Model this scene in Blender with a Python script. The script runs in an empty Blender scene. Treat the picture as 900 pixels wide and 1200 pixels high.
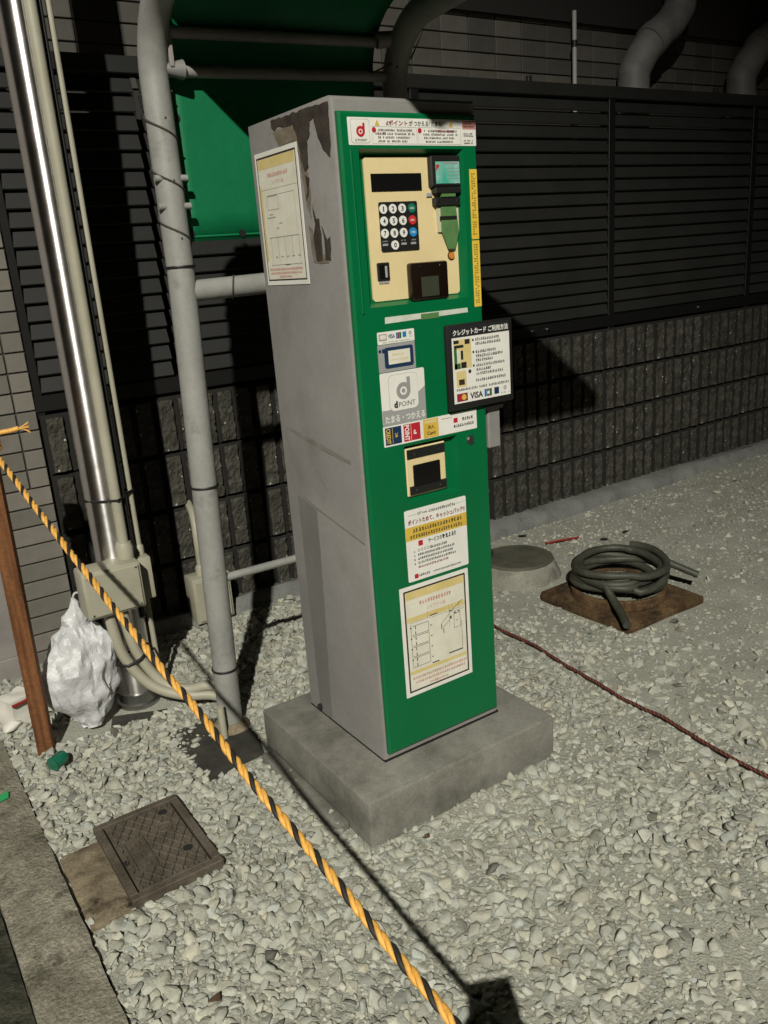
import bpy, bmesh, math, random
import numpy as np
from mathutils import Vector, Matrix, noise

random.seed(7)
RNG = np.random.default_rng(7)
scene = bpy.context.scene
COL = scene.collection

# ------------------------------------------------------------------ camera
cam_data = bpy.data.cameras.new('camera')
cam = bpy.data.objects.new('camera', cam_data)
COL.objects.link(cam)
cam.location = (-0.9633, -1.5895, 1.347)
cam.rotation_euler = (1.27654, 0.07300, -0.59130)
cam_data.sensor_fit = 'VERTICAL'
cam_data.sensor_height = 24.0
cam_data.sensor_width = 18.0
cam_data.lens = 24.0 * 980.38 / 1200.0
cam_data.clip_start = 0.02
cam_data.clip_end = 500
scene.camera = cam

# ------------------------------------------------------------------ night sky
world = bpy.data.worlds.new('World')
scene.world = world
world.use_nodes = True
wn = world.node_tree
sky = wn.nodes.new('ShaderNodeTexSky')
sky.sky_type = 'NISHITA'
sky.sun_disc = False
sky.sun_elevation = math.radians(2.0)
sky.sun_rotation = math.radians(215)
bg = wn.nodes['Background']
wn.links.new(sky.outputs['Color'], bg.inputs['Color'])
bg.inputs['Strength'].default_value = 0.004

# the one lamp that lights the place: a street lamp behind the camera (its post is built at the end)
LAMP = Vector((-4.6, -6.6, 6.6))
LAMP_POWER = 6000.0
LAMP_COLOR = (1.0, 0.97, 0.86)

scene.view_settings.view_transform = 'Standard'
scene.view_settings.look = 'None'
scene.view_settings.exposure = 0.0
scene.view_settings.gamma = 1.0
scene.view_settings.use_curve_mapping = False
scene.cycles.use_denoising = True
scene.cycles.max_bounces = 6

# ------------------------------------------------------------------ materials
MATS = {}
def M(name, c1, rough=0.6, metal=0.0, c2=None, vs=8.0, vdet=4.0, lo=0.35, hi=0.65, bump=0.0, bs=60.0, bd=0.01,
      spec=0.5, attr=None, spots=None, trans=0.0, alpha=1.0, rvar=0.0, coat=0.0, grain=None, moss=None, stretch=None, objvar=0.0):
    m = bpy.data.materials.new(name)
    m.use_nodes = True
    nt = m.node_tree
    N, L = nt.nodes, nt.links
    b = N['Principled BSDF']
    b.inputs['Roughness'].default_value = rough
    b.inputs['Metallic'].default_value = metal
    b.inputs['Specular IOR Level'].default_value = spec
    b.inputs['Transmission Weight'].default_value = trans
    b.inputs['Alpha'].default_value = alpha
    b.inputs['Coat Weight'].default_value = coat
    tc = N.new('ShaderNodeTexCoord')
    out = None
    if c2 is None:
        b.inputs['Base Color'].default_value = (*c1, 1)
        if attr or spots:
            r = N.new('ShaderNodeRGB'); r.outputs[0].default_value = (*c1, 1); out = r.outputs[0]
    else:
        n = N.new('ShaderNodeTexNoise')
        n.inputs['Scale'].default_value = vs
        n.inputs['Detail'].default_value = vdet
        n.inputs['Roughness'].default_value = 0.65
        if stretch:
            mp = N.new('ShaderNodeMapping'); mp.inputs['Scale'].default_value = stretch
            L.new(tc.outputs['Object'], mp.inputs['Vector']); L.new(mp.outputs['Vector'], n.inputs['Vector'])
        else:
            L.new(tc.outputs['Object'], n.inputs['Vector'])
        r = N.new('ShaderNodeValToRGB')
        r.color_ramp.elements[0].position = lo; r.color_ramp.elements[0].color = (*c1, 1)
        r.color_ramp.elements[1].position = hi; r.color_ramp.elements[1].color = (*c2, 1)
        L.new(n.outputs['Fac'], r.inputs['Fac'])
        out = r.outputs['Color']
        if rvar:
            mr = N.new('ShaderNodeMapRange')
            mr.inputs['To Min'].default_value = rough - rvar; mr.inputs['To Max'].default_value = rough + rvar
            L.new(n.outputs['Fac'], mr.inputs['Value']); L.new(mr.outputs['Result'], b.inputs['Roughness'])
    if spots:                                     # (colour, scale, threshold, roughness)
        col, sc, th = spots
        v = N.new('ShaderNodeTexVoronoi'); v.inputs['Scale'].default_value = sc
        L.new(tc.outputs['Object'], v.inputs['Vector'])
        sep = N.new('ShaderNodeSeparateColor'); L.new(v.outputs['Color'], sep.inputs['Color'])
        g = N.new('ShaderNodeMath'); g.operation = 'GREATER_THAN'; g.inputs[1].default_value = th
        L.new(sep.outputs[0], g.inputs[0])
        d = N.new('ShaderNodeMath'); d.operation = 'LESS_THAN'; d.inputs[1].default_value = 0.42
        L.new(v.outputs['Distance'], d.inputs[0])
        mu = N.new('ShaderNodeMath'); mu.operation = 'MULTIPLY'
        L.new(g.outputs[0], mu.inputs[0]); L.new(d.outputs[0], mu.inputs[1])
        mx = N.new('ShaderNodeMix'); mx.data_type = 'RGBA'
        L.new(mu.outputs[0], mx.inputs['Factor'])
        L.new(out, mx.inputs['A']); mx.inputs['B'].default_value = (*col, 1)
        out = mx.outputs['Result']
    if moss:                                      # (colour, scale, low, high): dirt or moss in patches
        col, sc, a_, b_ = moss
        n2 = N.new('ShaderNodeTexNoise'); n2.inputs['Scale'].default_value = sc; n2.inputs['Detail'].default_value = 10; n2.inputs['Roughness'].default_value = .7
        mp = N.new('ShaderNodeMapping'); mp.inputs['Location'].default_value = (3.1, 7.7, 1.9); L.new(tc.outputs['Object'], mp.inputs['Vector']); L.new(mp.outputs['Vector'], n2.inputs['Vector'])
        r2 = N.new('ShaderNodeMapRange'); r2.inputs['From Min'].default_value = a_; r2.inputs['From Max'].default_value = b_
        L.new(n2.outputs['Fac'], r2.inputs['Value'])
        mx = N.new('ShaderNodeMix'); mx.data_type = 'RGBA'; L.new(r2.outputs['Result'], mx.inputs['Factor'])
        L.new(out, mx.inputs['A']); mx.inputs['B'].default_value = (*col, 1); out = mx.outputs['Result']
    if grain:                                     # (scale, darkest, lightest)
        n3 = N.new('ShaderNodeTexNoise'); n3.inputs['Scale'].default_value = grain[0]; n3.inputs['Detail'].default_value = 6; n3.inputs['Roughness'].default_value = .75
        L.new(tc.outputs['Object'], n3.inputs['Vector'])
        r3 = N.new('ShaderNodeMapRange'); r3.inputs['From Min'].default_value = .32; r3.inputs['From Max'].default_value = .68
        r3.inputs['To Min'].default_value = grain[1]; r3.inputs['To Max'].default_value = grain[2]
        L.new(n3.outputs['Fac'], r3.inputs['Value'])
        mx = N.new('ShaderNodeMix'); mx.data_type = 'RGBA'; mx.blend_type = 'MULTIPLY'; mx.inputs['Factor'].default_value = 1.0
        L.new(out, mx.inputs['A']); L.new(r3.outputs['Result'], mx.inputs['B']); out = mx.outputs['Result']
    if objvar:                                    # each piece a little lighter or darker than its neighbours
        oi = N.new('ShaderNodeObjectInfo'); r4 = N.new('ShaderNodeMapRange')
        r4.inputs['To Min'].default_value = 1-objvar; r4.inputs['To Max'].default_value = 1+objvar
        L.new(oi.outputs['Random'], r4.inputs['Value'])
        mx = N.new('ShaderNodeMix'); mx.data_type = 'RGBA'; mx.blend_type = 'MULTIPLY'; mx.inputs['Factor'].default_value = 1.0
        L.new(out, mx.inputs['A']); L.new(r4.outputs['Result'], mx.inputs['B']); out = mx.outputs['Result']
    if attr:
        a = N.new('ShaderNodeAttribute'); a.attribute_name = attr
        mx = N.new('ShaderNodeMix'); mx.data_type = 'RGBA'; mx.blend_type = 'MULTIPLY'
        mx.inputs['Factor'].default_value = 1.0
        L.new(out, mx.inputs['A']); L.new(a.outputs['Color'], mx.inputs['B'])
        out = mx.outputs['Result']
    if out is not None:
        L.new(out, b.inputs['Base Color'])
    if bump:
        n = N.new('ShaderNodeTexNoise')
        n.inputs['Scale'].default_value = bs
        n.inputs['Detail'].default_value = 5.0
        n.inputs['Roughness'].default_value = 0.6
        L.new(tc.outputs['Object'], n.inputs['Vector'])
        bp = N.new('ShaderNodeBump')
        bp.inputs['Strength'].default_value = bump
        bp.inputs['Distance'].default_value = bd
        L.new(n.outputs['Fac'], bp.inputs['Height'])
        L.new(bp.outputs['Normal'], b.inputs['Normal'])
    MATS[name] = m
    return m

M('fines', (0.29, 0.29, 0.243), .95, c2=(0.41, 0.41, 0.35), vs=7, vdet=14, lo=.3, hi=.7, bump=.8, bs=150, bd=.007, spec=.1, grain=(240, .72, 1.2))
M('stone', (0.335, 0.335, 0.283), .95, c2=(0.45, 0.45, 0.385), vs=45, vdet=8, bump=.5, bs=140, bd=.006, attr='tone', spec=.12)
M('concrete', (0.19, 0.185, 0.155), .88, c2=(0.30, 0.29, 0.245), vs=7, vdet=10, lo=.3, hi=.7, bump=.25, bs=220, bd=.003, spec=.3, grain=(150, .7, 1.2), moss=((.05, .048, .035), 7, .52, .72))
M('plinth_concrete', (0.085, 0.083, 0.068), .85, c2=(0.235, 0.23, 0.20), vs=4.5, vdet=14, lo=.30, hi=.60, bump=.22, bs=200, bd=.003, spec=.3, grain=(170, .78, 1.15), moss=((.07, .07, .055), 5, .54, .80))
M('mortar', (0.145, 0.148, 0.140), .9, c2=(0.215, 0.218, 0.208), vs=6, vdet=8, bump=.3, bs=90, bd=.006, spec=.25, grain=(140, .75, 1.2), moss=((.07, .07, .062), 5, .5, .75))
M('kerb_concrete', (0.13, 0.12, 0.088), .92, c2=(0.33, 0.31, 0.245), vs=9, vdet=12, lo=.3, hi=.62, bump=.9, bs=110, bd=.008, spec=.2, grain=(120, .5, 1.3), moss=((.040, .036, .022), 6, .52, .66))
M('dark_concrete', (0.018, 0.0175, 0.013), .8, c2=(0.05, 0.048, 0.038), vs=9, bump=.3, bs=90, bd=.004)  # near-black concrete, mottled by noise
M('stained_concrete', (0.075, 0.055, 0.032), .9, c2=(0.27, 0.225, 0.155), vs=11, vdet=11, lo=.33, hi=.6, bump=.4, bs=110, bd=.005, spec=.2, grain=(160, .6, 1.25), moss=((.03, .024, .014), 14, .54, .66))
M('asphalt', (0.018, 0.018, 0.013), .95, c2=(0.065, 0.065, 0.045), vs=26, vdet=12, bump=.9, bs=90, bd=.01, spec=.2)
M('split_block', (0.028, 0.0265, 0.020), .8, c2=(0.085, 0.081, 0.064), vs=26, vdet=14, lo=.34, hi=.66, bump=.9, bs=85, bd=.014, spots=((.40, .38, .32), 105, .984), spec=.35, objvar=.15)
M('groove_shade', (0.012, 0.0115, 0.009), .95)
M('joint_mortar', (0.030, 0.029, 0.023), .95)
M('fence_paint', (0.015, 0.0152, 0.014), .55, c2=(0.021, 0.0212, 0.020), vs=3, spec=.4, objvar=.08)
M('fence_dark', (0.006, 0.006, 0.0055), .5, spec=.4)
M('wall_tile', (0.135, 0.125, 0.105), .55, c2=(0.185, 0.175, 0.15), vs=4, vdet=6, bump=.12, bs=60, bd=.003, spec=.35, objvar=.16)
M('building_tile', (0.085, 0.08, 0.07), .6, c2=(0.125, 0.118, 0.105), vs=4, vdet=6, bump=.12, bs=60, bd=.003, spec=.3, objvar=.22)
M('tile_joint', (0.040, 0.038, 0.033), .95)
M('render_grey', (0.17, 0.155, 0.145), .9, c2=(0.24, 0.22, 0.205), vs=5, vdet=9, bump=.3, bs=120, bd=.004)
M('dark_soffit', (0.018, 0.016, 0.015), .9)
M('duct_paint', (0.13, 0.13, 0.125), .6, c2=(0.20, 0.20, 0.19), vs=5)
M('white_pipe', (0.42, 0.42, 0.40), .5)
M('machine_grey', (0.185, 0.178, 0.170), .5, c2=(0.245, 0.237, 0.227), vs=3.5, vdet=9, lo=.3, hi=.7, bump=.05, bs=160, bd=.002, spec=.4, grain=(60, .93, 1.05), moss=((.13, .122, .108), 3.2, .56, .80))
M('machine_grey_smooth', (0.150, 0.146, 0.140), .5, c2=(0.178, 0.172, 0.166), vs=5, spec=.4)
M('machine_stain', (0.150, 0.138, 0.115), .8, c2=(0.22, 0.205, 0.185), vs=22, vdet=9)
M('rust_peel', (0.030, 0.024, 0.019), .9, c2=(0.062, 0.050, 0.040), vs=30, vdet=8, bump=.4, bs=140, bd=.004, spec=.2)
M('rust_primer', (0.13, 0.105, 0.075), .9, c2=(0.20, 0.17, 0.13), vs=40, vdet=8, spec=.2)
M('door_green', (0.0, 0.108, 0.034), .33, c2=(0.001, 0.132, 0.043), vs=2.2, vdet=7, lo=.3, hi=.7, rvar=.05, bump=.04, bs=18, bd=.004, spec=.45)
M('panel_cream', (0.63, 0.50, 0.265), .5, c2=(0.70, 0.575, 0.32), vs=6, vdet=8, spec=.35)
M('black_gloss', (0.006, 0.006, 0.006), .12, spec=.5)
M('black_plastic', (0.013, 0.013, 0.012), .45, spec=.4)
M('grey_plastic', (0.30, 0.30, 0.30), .5)
M('smoked_cover', (0.010, 0.006, 0.004), .10, spec=.5)
M('tray_inside', (0.035, 0.04, 0.025), .5)
M('sticker_white', (0.66, 0.65, 0.60), .45, c2=(0.72, 0.71, 0.66), vs=14, spec=.4)
M('sticker_aged', (0.60, 0.575, 0.47), .5, c2=(0.68, 0.66, 0.57), vs=16, spec=.35)
M('sticker_yellow', (0.66, 0.44, 0.045), .5, c2=(0.72, 0.50, 0.07), vs=20)
M('pale_yellow', (0.56, 0.45, 0.17), .5, c2=(0.62, 0.51, 0.23), vs=20)
M('gold', (0.55, 0.36, 0.05), .45, c2=(0.62, 0.42, 0.07), vs=25)
M('print_black', (0.012, 0.012, 0.014), .6)
M('print_brown', (0.035, 0.02, 0.012), .6)
M('print_red', (0.42, 0.012, 0.025), .55)
M('print_darkred', (0.20, 0.02, 0.03), .55)
M('print_faded_red', (0.45, 0.20, 0.17), .6)
M('print_faded_grey', (0.26, 0.26, 0.25), .6)
M('print_navy', (0.008, 0.028, 0.075), .5)
M('print_blue', (0.012, 0.16, 0.38), .5)
M('print_grey', (0.29, 0.29, 0.285), .55)
M('print_orange', (0.55, 0.20, 0.02), .5)
M('photo_green', (0.02, 0.12, 0.035), .5)
M('label_cyan', (0.06, 0.36, 0.26), .3, c2=(0.30, 0.50, 0.46), vs=22)
M('funnel_green', (0.07, 0.16, 0.055), .25, spec=.5, c2=(0.11, 0.22, 0.08), vs=18)
M('clear_tape', (0.50, 0.53, 0.46), .25, spec=.5, c2=(0.62, 0.63, 0.57), vs=40)
M('clear_plastic', (0.50, 0.48, 0.34), .15, spec=.5)
M('key_white', (0.68, 0.68, 0.64), .4)
M('key_green', (0.01, 0.15, 0.09), .35)
M('key_red', (0.50, 0.03, 0.03), .35)
M('key_blue', (0.02, 0.22, 0.50), .35)
M('screw', (0.6, 0.6, 0.58), .25, metal=1.0)
M('post_grey', (0.215, 0.215, 0.20), .5, c2=(0.29, 0.29, 0.27), vs=5, vdet=8, bump=.05, bs=90, bd=.002, spec=.4, moss=((.13, .125, .105), 9, .56, .74), grain=(70, .92, 1.06))
M('bar_grey', (0.20, 0.18, 0.165), .55, c2=(0.28, 0.26, 0.24), vs=8)
M('tarp_green', (0.0, 0.125, 0.045), .55, c2=(0.002, 0.15, 0.058), vs=6, bump=.12, bs=25, bd=.01, spec=.35)
M('band_black', (0.010, 0.010, 0.010), .5)
M('cord_dark', (0.045, 0.040, 0.034), .8)
M('chrome', (0.74, 0.72, 0.71), .30, metal=1.0, c2=(0.82, 0.80, 0.79), vs=18, rvar=.06, bump=.05, bs=30, bd=.004)
_c = MATS['chrome'].node_tree                 # fine horizontal polishing lines: the highlight runs along the shaft
_t = _c.nodes.new('ShaderNodeTangent'); _t.direction_type = 'RADIAL'; _t.axis = 'Z'
_b = _c.nodes['Principled BSDF']; _b.inputs['Anisotropic'].default_value = .85; _b.inputs['Anisotropic Rotation'].default_value = .25
_c.links.new(_t.outputs['Tangent'], _b.inputs['Tangent'])
M('steel_dull', (0.24, 0.24, 0.23), .42, metal=1.0, c2=(0.36, 0.36, 0.34), vs=12)
M('beige_plastic', (0.30, 0.285, 0.215), .5, c2=(0.36, 0.345, 0.27), vs=6, spec=.4)
M('wood_stake', (0.085, 0.032, 0.012), .75, c2=(0.21, 0.088, 0.033), vs=60, vdet=10, bump=.3, bs=70, bd=.003, spec=.25, grain=(90, .7, 1.2), stretch=(1, 1, .05))
M('rope_yellow', (0.60, 0.30, 0.045), .6, c2=(0.75, 0.42, 0.10), vs=90, bump=.4, bs=500, bd=.001)
M('rope_black', (0.014, 0.011, 0.009), .7)
M('rope_red', (0.15, 0.022, 0.012), .7, c2=(0.24, 0.055, 0.03), vs=60)
M('bag_white', (0.47, 0.475, 0.485), .34, c2=(0.56, 0.565, 0.575), vs=9, spec=.5, bump=.5, bs=42, bd=.012)
M('cast_iron', (0.055, 0.045, 0.032), .7, c2=(0.115, 0.098, 0.075), vs=14, vdet=9, bump=.3, bs=150, bd=.003, spec=.35, grain=(180, .65, 1.3))
M('iron_dark', (0.010, 0.009, 0.008), .9)
M('hose', (0.036, 0.038, 0.028), .55, c2=(0.062, 0.064, 0.048), vs=20, spec=.4)
M('rust_plate', (0.045, 0.026, 0.013), .9, c2=(0.135, 0.085, 0.042), vs=16, vdet=10, bump=.4, bs=110, bd=.004, spec=.2, grain=(140, .5, 1.4), moss=((.02, .016, .011), 9, .5, .65))
M('lid_steel', (0.19, 0.18, 0.14), .6, c2=(0.30, 0.29, 0.24), vs=20, spec=.4)
M('lid_olive', (0.055, 0.054, 0.036), .8, c2=(0.095, 0.092, 0.065), vs=12, vdet=9, bump=.15, bs=150, bd=.003)
M('green_plastic', (0.005, 0.12, 0.07), .35)
M('litter_green', (0.02, 0.32, 0.10), .5)
M('litter_red', (0.24, 0.022, 0.016), .5)
M('litter_white', (0.62, 0.60, 0.54), .6, c2=(0.68, 0.66, 0.6), vs=20)
M('leaf_brown', (0.07, 0.038, 0.02), .8)
M('dark_stone', (0.10, 0.10, 0.085), .9, c2=(0.16, 0.155, 0.13), vs=30)
M('lamp_glass', (0.7, 0.7, 0.7), .3)
g = MATS['lamp_glass'].node_tree.nodes['Principled BSDF']
g.inputs['Emission Color'].default_value = (1, .95, .82, 1); g.inputs['Emission Strength'].default_value = 30

# ------------------------------------------------------------------ mesh helpers
def link(name, me, mat, parent=None):
    o = bpy.data.objects.new(name, me)
    COL.objects.link(o)
    if mat is not None and not me.materials:
        me.materials.append(MATS[mat])
    if parent is not None:
        o.parent = parent
    return o

def tag(o, label=None, cat=None, group=None, kind=None):
    if label: o['label'] = label
    if cat: o['category'] = cat
    if group: o['group'] = group
    if kind: o['kind'] = kind
    return o

def empty(name, loc, label, cat, group=None):
    o = bpy.data.objects.new(name, None)
    o.empty_display_size = .1
    COL.objects.link(o)
    o.location = loc
    return tag(o, label, cat, group)

def rootloc(o):
    p = Vector((0, 0, 0))
    while o is not None:
        p += o.location
        o = o.parent
    return p

class MB:
    """collects geometry in world coordinates"""
    def __init__(s): s.v = []; s.f = []
    def add(s, verts, faces):
        k = len(s.v); s.v += [tuple(p) for p in verts]; s.f += [tuple(i + k for i in f) for f in faces]; return s
    def box(s, x0, x1, y0, y1, z0, z1):
        return s.add([(x0,y0,z0),(x1,y0,z0),(x1,y1,z0),(x0,y1,z0),(x0,y0,z1),(x1,y0,z1),(x1,y1,z1),(x0,y1,z1)],
                     [(3,2,1,0),(4,5,6,7),(0,1,5,4),(1,2,6,5),(2,3,7,6),(3,0,4,7)])
    def bbox(s, x0, x1, y0, y1, z0, z1, b=.003, seg=1):
        bm = bmesh.new()
        bmesh.ops.create_cube(bm, size=1)
        for v in bm.verts:
            v.co = ((x0+x1)/2 + v.co.x*(x1-x0), (y0+y1)/2 + v.co.y*(y1-y0), (z0+z1)/2 + v.co.z*(z1-z0))
        bmesh.ops.bevel(bm, geom=bm.edges[:], offset=b, segments=seg, affect='EDGES', profile=.5)
        bm.verts.index_update()
        s.add([v.co[:] for v in bm.verts], [[v.index for v in f.verts] for f in bm.faces])
        bm.free(); return s
    def tube(s, pts, r, n=10, closed=False, caps=True, rs=None):
        P = [Vector(p) for p in pts]; m = len(P)
        T = []
        for i in range(m):
            if closed: t = P[(i+1) % m] - P[i-1]
            else: t = P[min(i+1, m-1)] - P[max(i-1, 0)]
            T.append(t.normalized() if t.length > 1e-9 else Vector((0,0,1)))
        u = T[0].orthogonal().normalized()
        rings = []
        for i in range(m):
            u = (u - T[i]*u.dot(T[i])).normalized()
            w = T[i].cross(u)
            rr = rs[i] if rs else r
            rings.append([P[i] + (u*math.cos(a) + w*math.sin(a))*rr for a in [2*math.pi*k/n for k in range(n)]])
        verts = [p for q in rings for p in q]; faces = []
        for i in range(m if closed else m-1):
            j = (i+1) % m
            for k in range(n):
                l = (k+1) % n
                faces.append((i*n+k, i*n+l, j*n+l, j*n+k))
        if caps and not closed:
            faces.append(tuple(range(n-1, -1, -1))); faces.append(tuple((m-1)*n+k for k in range(n)))
        return s.add(verts, faces)
    def lathe(s, c, prof, n=32, caps=True):
        verts = []; faces = []
        for r, z in prof:
            for k in range(n):
                a = 2*math.pi*k/n; verts.append((c[0]+r*math.cos(a), c[1]+r*math.sin(a), c[2]+z))
        m = len(prof)
        for i in range(m-1):
            for k in range(n):
                l = (k+1) % n; faces.append((i*n+k, i*n+l, (i+1)*n+l, (i+1)*n+k))
        if caps:
            faces.append(tuple(range(n-1, -1, -1))); faces.append(tuple((m-1)*n+k for k in range(n)))
        return s.add(verts, faces)
    def poly_y(s, pts, y, t=.0006):      # plate facing -Y, thickness t in front of y ; pts (x,z) counter-clockwise seen from -Y
        n = len(pts)
        verts = [(x, y, z) for x, z in pts] + [(x, y-t, z) for x, z in pts]
        faces = [tuple(range(n, 2*n))] + [(i, (i+1) % n, n+(i+1) % n, n+i) for i in range(n)]
        return s.add(verts, faces)
    def poly_x(s, pts, x, t=.0006):      # plate facing -X ; pts (y,z)
        n = len(pts)
        verts = [(x, y, z) for y, z in pts] + [(x-t, y, z) for y, z in pts]
        faces = [tuple(range(n, 2*n))] + [(i, (i+1) % n, n+(i+1) % n, n+i) for i in range(n)]
        return s.add(verts, faces)
    def rect_y(s, x0, x1, z0, z1, y, t=.0006): return s.poly_y([(x0,z0),(x1,z0),(x1,z1),(x0,z1)], y, t)
    def rect_x(s, y0, y1, z0, z1, x, t=.0006): return s.poly_x([(y1,z0),(y0,z0),(y0,z1),(y1,z1)], x, t)
    def build(s, name, mat, parent=None, origin=None, smooth=None):
        if parent is not None: off = rootloc(parent)
        elif origin is not None: off = Vector(origin)
        else: off = Vector((0,0,0))
        me = bpy.data.meshes.new(name)
        me.from_pydata([(v[0]-off[0], v[1]-off[1], v[2]-off[2]) for v in s.v], [], s.f)
        if smooth is not None:
            me.shade_smooth(); me.set_sharp_from_angle(angle=math.radians(smooth))
        me.update()
        o = link(name, me, mat, parent)
        if parent is None: o.location = off
        return o

def rrect(x0, x1, z0, z1, r, n=5):
    pts = []
    for cx, cz, a0 in ((x1-r, z0+r, -90), (x1-r, z1-r, 0), (x0+r, z1-r, 90), (x0+r, z0+r, 180)):
        for k in range(n+1):
            a = math.radians(a0 + 90*k/n); pts.append((cx + r*math.cos(a), cz + r*math.sin(a)))
    return pts
def circ(cx, cz, r, n=20): return [(cx+r*math.cos(2*math.pi*k/n), cz+r*math.sin(2*math.pi*k/n)) for k in range(n)]
def annulus_y(mb, cx, cz, r0, r1, y, t=.0006, a0=0, a1=360, n=28):
    for k in range(n):
        a = math.radians(a0+(a1-a0)*k/n); b = math.radians(a0+(a1-a0)*(k+1)/n)
        mb.poly_y([(cx+r0*math.cos(a), cz+r0*math.sin(a)), (cx+r1*math.cos(a), cz+r1*math.sin(a)),
                   (cx+r1*math.cos(b), cz+r1*math.sin(b)), (cx+r0*math.cos(b), cz+r0*math.sin(b))], y, t)

def text_geo(body, bold=0.0, res=2):
    cu = bpy.data.curves.new('lettering', 'FONT')
    cu.body = body; cu.size = 1; cu.resolution_u = res; cu.offset = bold
    o = bpy.data.objects.new('lettering', cu); COL.objects.link(o)
    dg = bpy.context.evaluated_depsgraph_get()
    me = bpy.data.meshes.new_from_object(o.evaluated_get(dg))
    v = [tuple(p.co) for p in me.vertices]; f = [tuple(p.vertices) for p in me.polygons]
    bpy.data.objects.remove(o); bpy.data.curves.remove(cu); bpy.data.meshes.remove(me)
    return v, f
def text_y(mb, body, x0, x1, z0, z1, y, bold=0.0, rot=0, shear=0):
    """flat lettering filling the rectangle, facing -Y"""
    v, f = text_geo(body, bold)
    if not v: return mb
    if rot: v = [(b, -a, 0) for a, b, _ in v]          # turned 90 degrees clockwise
    xs = [p[0] for p in v]; ys = [p[1] for p in v]
    ax, bx_, ay, by = min(xs), max(xs), min(ys), max(ys)
    sx = (x1-x0)/max(bx_-ax, 1e-6); sz = (z1-z0)/max(by-ay, 1e-6)
    return mb.add([(x0+(p[0]-ax)*sx, y, z0+(p[1]-ay)*sz) for p in v], f)
def text_x(mb, body, y0, y1, z0, z1, x, bold=0.0):       # facing -X, y0 = left end (back), y1 = right end
    v, f = text_geo(body, bold)
    xs = [p[0] for p in v]; ys = [p[1] for p in v]
    ax, bx_, ay, by = min(xs), max(xs), min(ys), max(ys)
    return mb.add([(x, y0+(p[0]-ax)*(y1-y0)/(bx_-ax), z0+(p[1]-ay)*(z1-z0)/(by-ay)) for p in v], f)
def print_row(mb, u0, u1, z0, z1, plane, axis='y', fill=.86):
    """a row of print too small to read: short strokes, character by character"""
    h = z1-z0; d = 1 if u1 > u0 else -1; u = u0
    while (u1-u)*d > h*.3:
        w = h*random.uniform(.7, .95)
        if random.random() < fill:
            for k in range(random.choice((2, 3, 3))):
                zz = z0 + h*(.08 + .36*k*random.uniform(.8, 1)); t = h*random.uniform(.14, .24)
                a, b = u + d*w*random.uniform(0, .25), u + d*w*random.uniform(.6, .92)
                if axis == 'y': mb.rect_y(a, b, zz, min(zz+t, z1), plane, .0002)
                else: mb.rect_x(b, a, zz, min(zz+t, z1), plane, .0002)
            a = u + d*w*random.uniform(.15, .6); b = a + d*h*random.uniform(.13, .2)
            if axis == 'y': mb.rect_y(a, b, z0, z1, plane-.0001, .0002)
            else: mb.rect_x(b, a, z0, z1, plane-.0001, .0002)
        u += d*w
    return mb

# ------------------------------------------------------------------ ground, kerb, road
def gz(x, y):
    z = .010*noise.noise(Vector((x*1.7, y*1.7, 3.1))) + .005*noise.noise(Vector((x*5, y*5, 7.7)))
    if y > .75: z += .030*min(1, (y-.75)/.6)*max(0, min(1, (1.2-x)/.9))      # banked up towards the wall on the left
    if x > 1.2: z += .02*min(1, (x-1.2)/2)
    return z

KERB_X0, KERB_X1 = -.900, -.757
def axis_vals(segs):
    out = []
    for a, b, s in segs:
        n = max(1, int(round((b-a)/s))); out += [a+(b-a)*k/n for k in range(n)]
    return out + [segs[-1][1]]
gxs = axis_vals([(KERB_X1, 2.2, .03), (2.2, 5.5, .08), (5.5, 40, 3)])
gys = axis_vals([(-40, -2, 3), (-2, -1.2, .08), (-1.2, 1.5, .03), (1.5, 8, 1.3)])
mb = MB()
mb.v = [(x, y, gz(x, y) - .004) for y in gys for x in gxs]
nx = len(gxs)
mb.f = [(j*nx+i, j*nx+i+1, (j+1)*nx+i+1, (j+1)*nx+i) for j in range(len(gys)-1) for i in range(nx-1)]
tag(mb.build('ground', 'fines', smooth=60), kind='structure')

def rough_slab(name, mat, x0, x1, y0, y1, z0, z1, step=.03, amp=.004, edge=.006, kind='structure'):
    nxs = max(2, int((x1-x0)/step)); nys = max(2, int((y1-y0)/step))
    mb = MB(); idx = {}
    for j in range(nys+1):
        for i in range(nxs+1):
            x = x0+(x1-x0)*i/nxs; y = y0+(y1-y0)*j/nys
            e = i in (0, nxs) or j in (0, nys)
            xx = x + (edge*.5*noise.noise(Vector((x*3, y*34, 1.3))) if i in (0, nxs) else 0)
            yy = y + (edge*.5*noise.noise(Vector((x*34, y*3, 5.3))) if j in (0, nys) else 0)
            idx[i, j] = len(mb.v)
            mb.v.append((xx, yy, z1 + amp*noise.noise(Vector((x*6, y*6, 2))) - (.005 if e else 0)))
    mb.f = [(idx[i,j], idx[i+1,j], idx[i+1,j+1], idx[i,j+1]) for j in range(nys) for i in range(nxs)]
    ring = [idx[i,0] for i in range(nxs+1)] + [idx[nxs,j] for j in range(1, nys+1)] + [idx[i,nys] for i in range(nxs-1, -1, -1)] + [idx[0,j] for j in range(nys-1, 0, -1)]
    k = len(mb.v)
    for q in ring: mb.v.append((mb.v[q][0], mb.v[q][1], z0))
    n = len(ring)
    mb.f += [(ring[(a+1) % n], ring[a], k+a, k+(a+1) % n) for a in range(n)]
    o = mb.build(name, mat, smooth=40)
    return tag(o, kind=kind)
rough_slab('kerb', 'kerb_concrete', KERB_X0, KERB_X1-.004, -1.9, -.012, -.12, .012)
rough_slab('kerb', 'kerb_concrete', KERB_X0, KERB_X1-.004, -.004, 1.03, -.12, .014)
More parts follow.
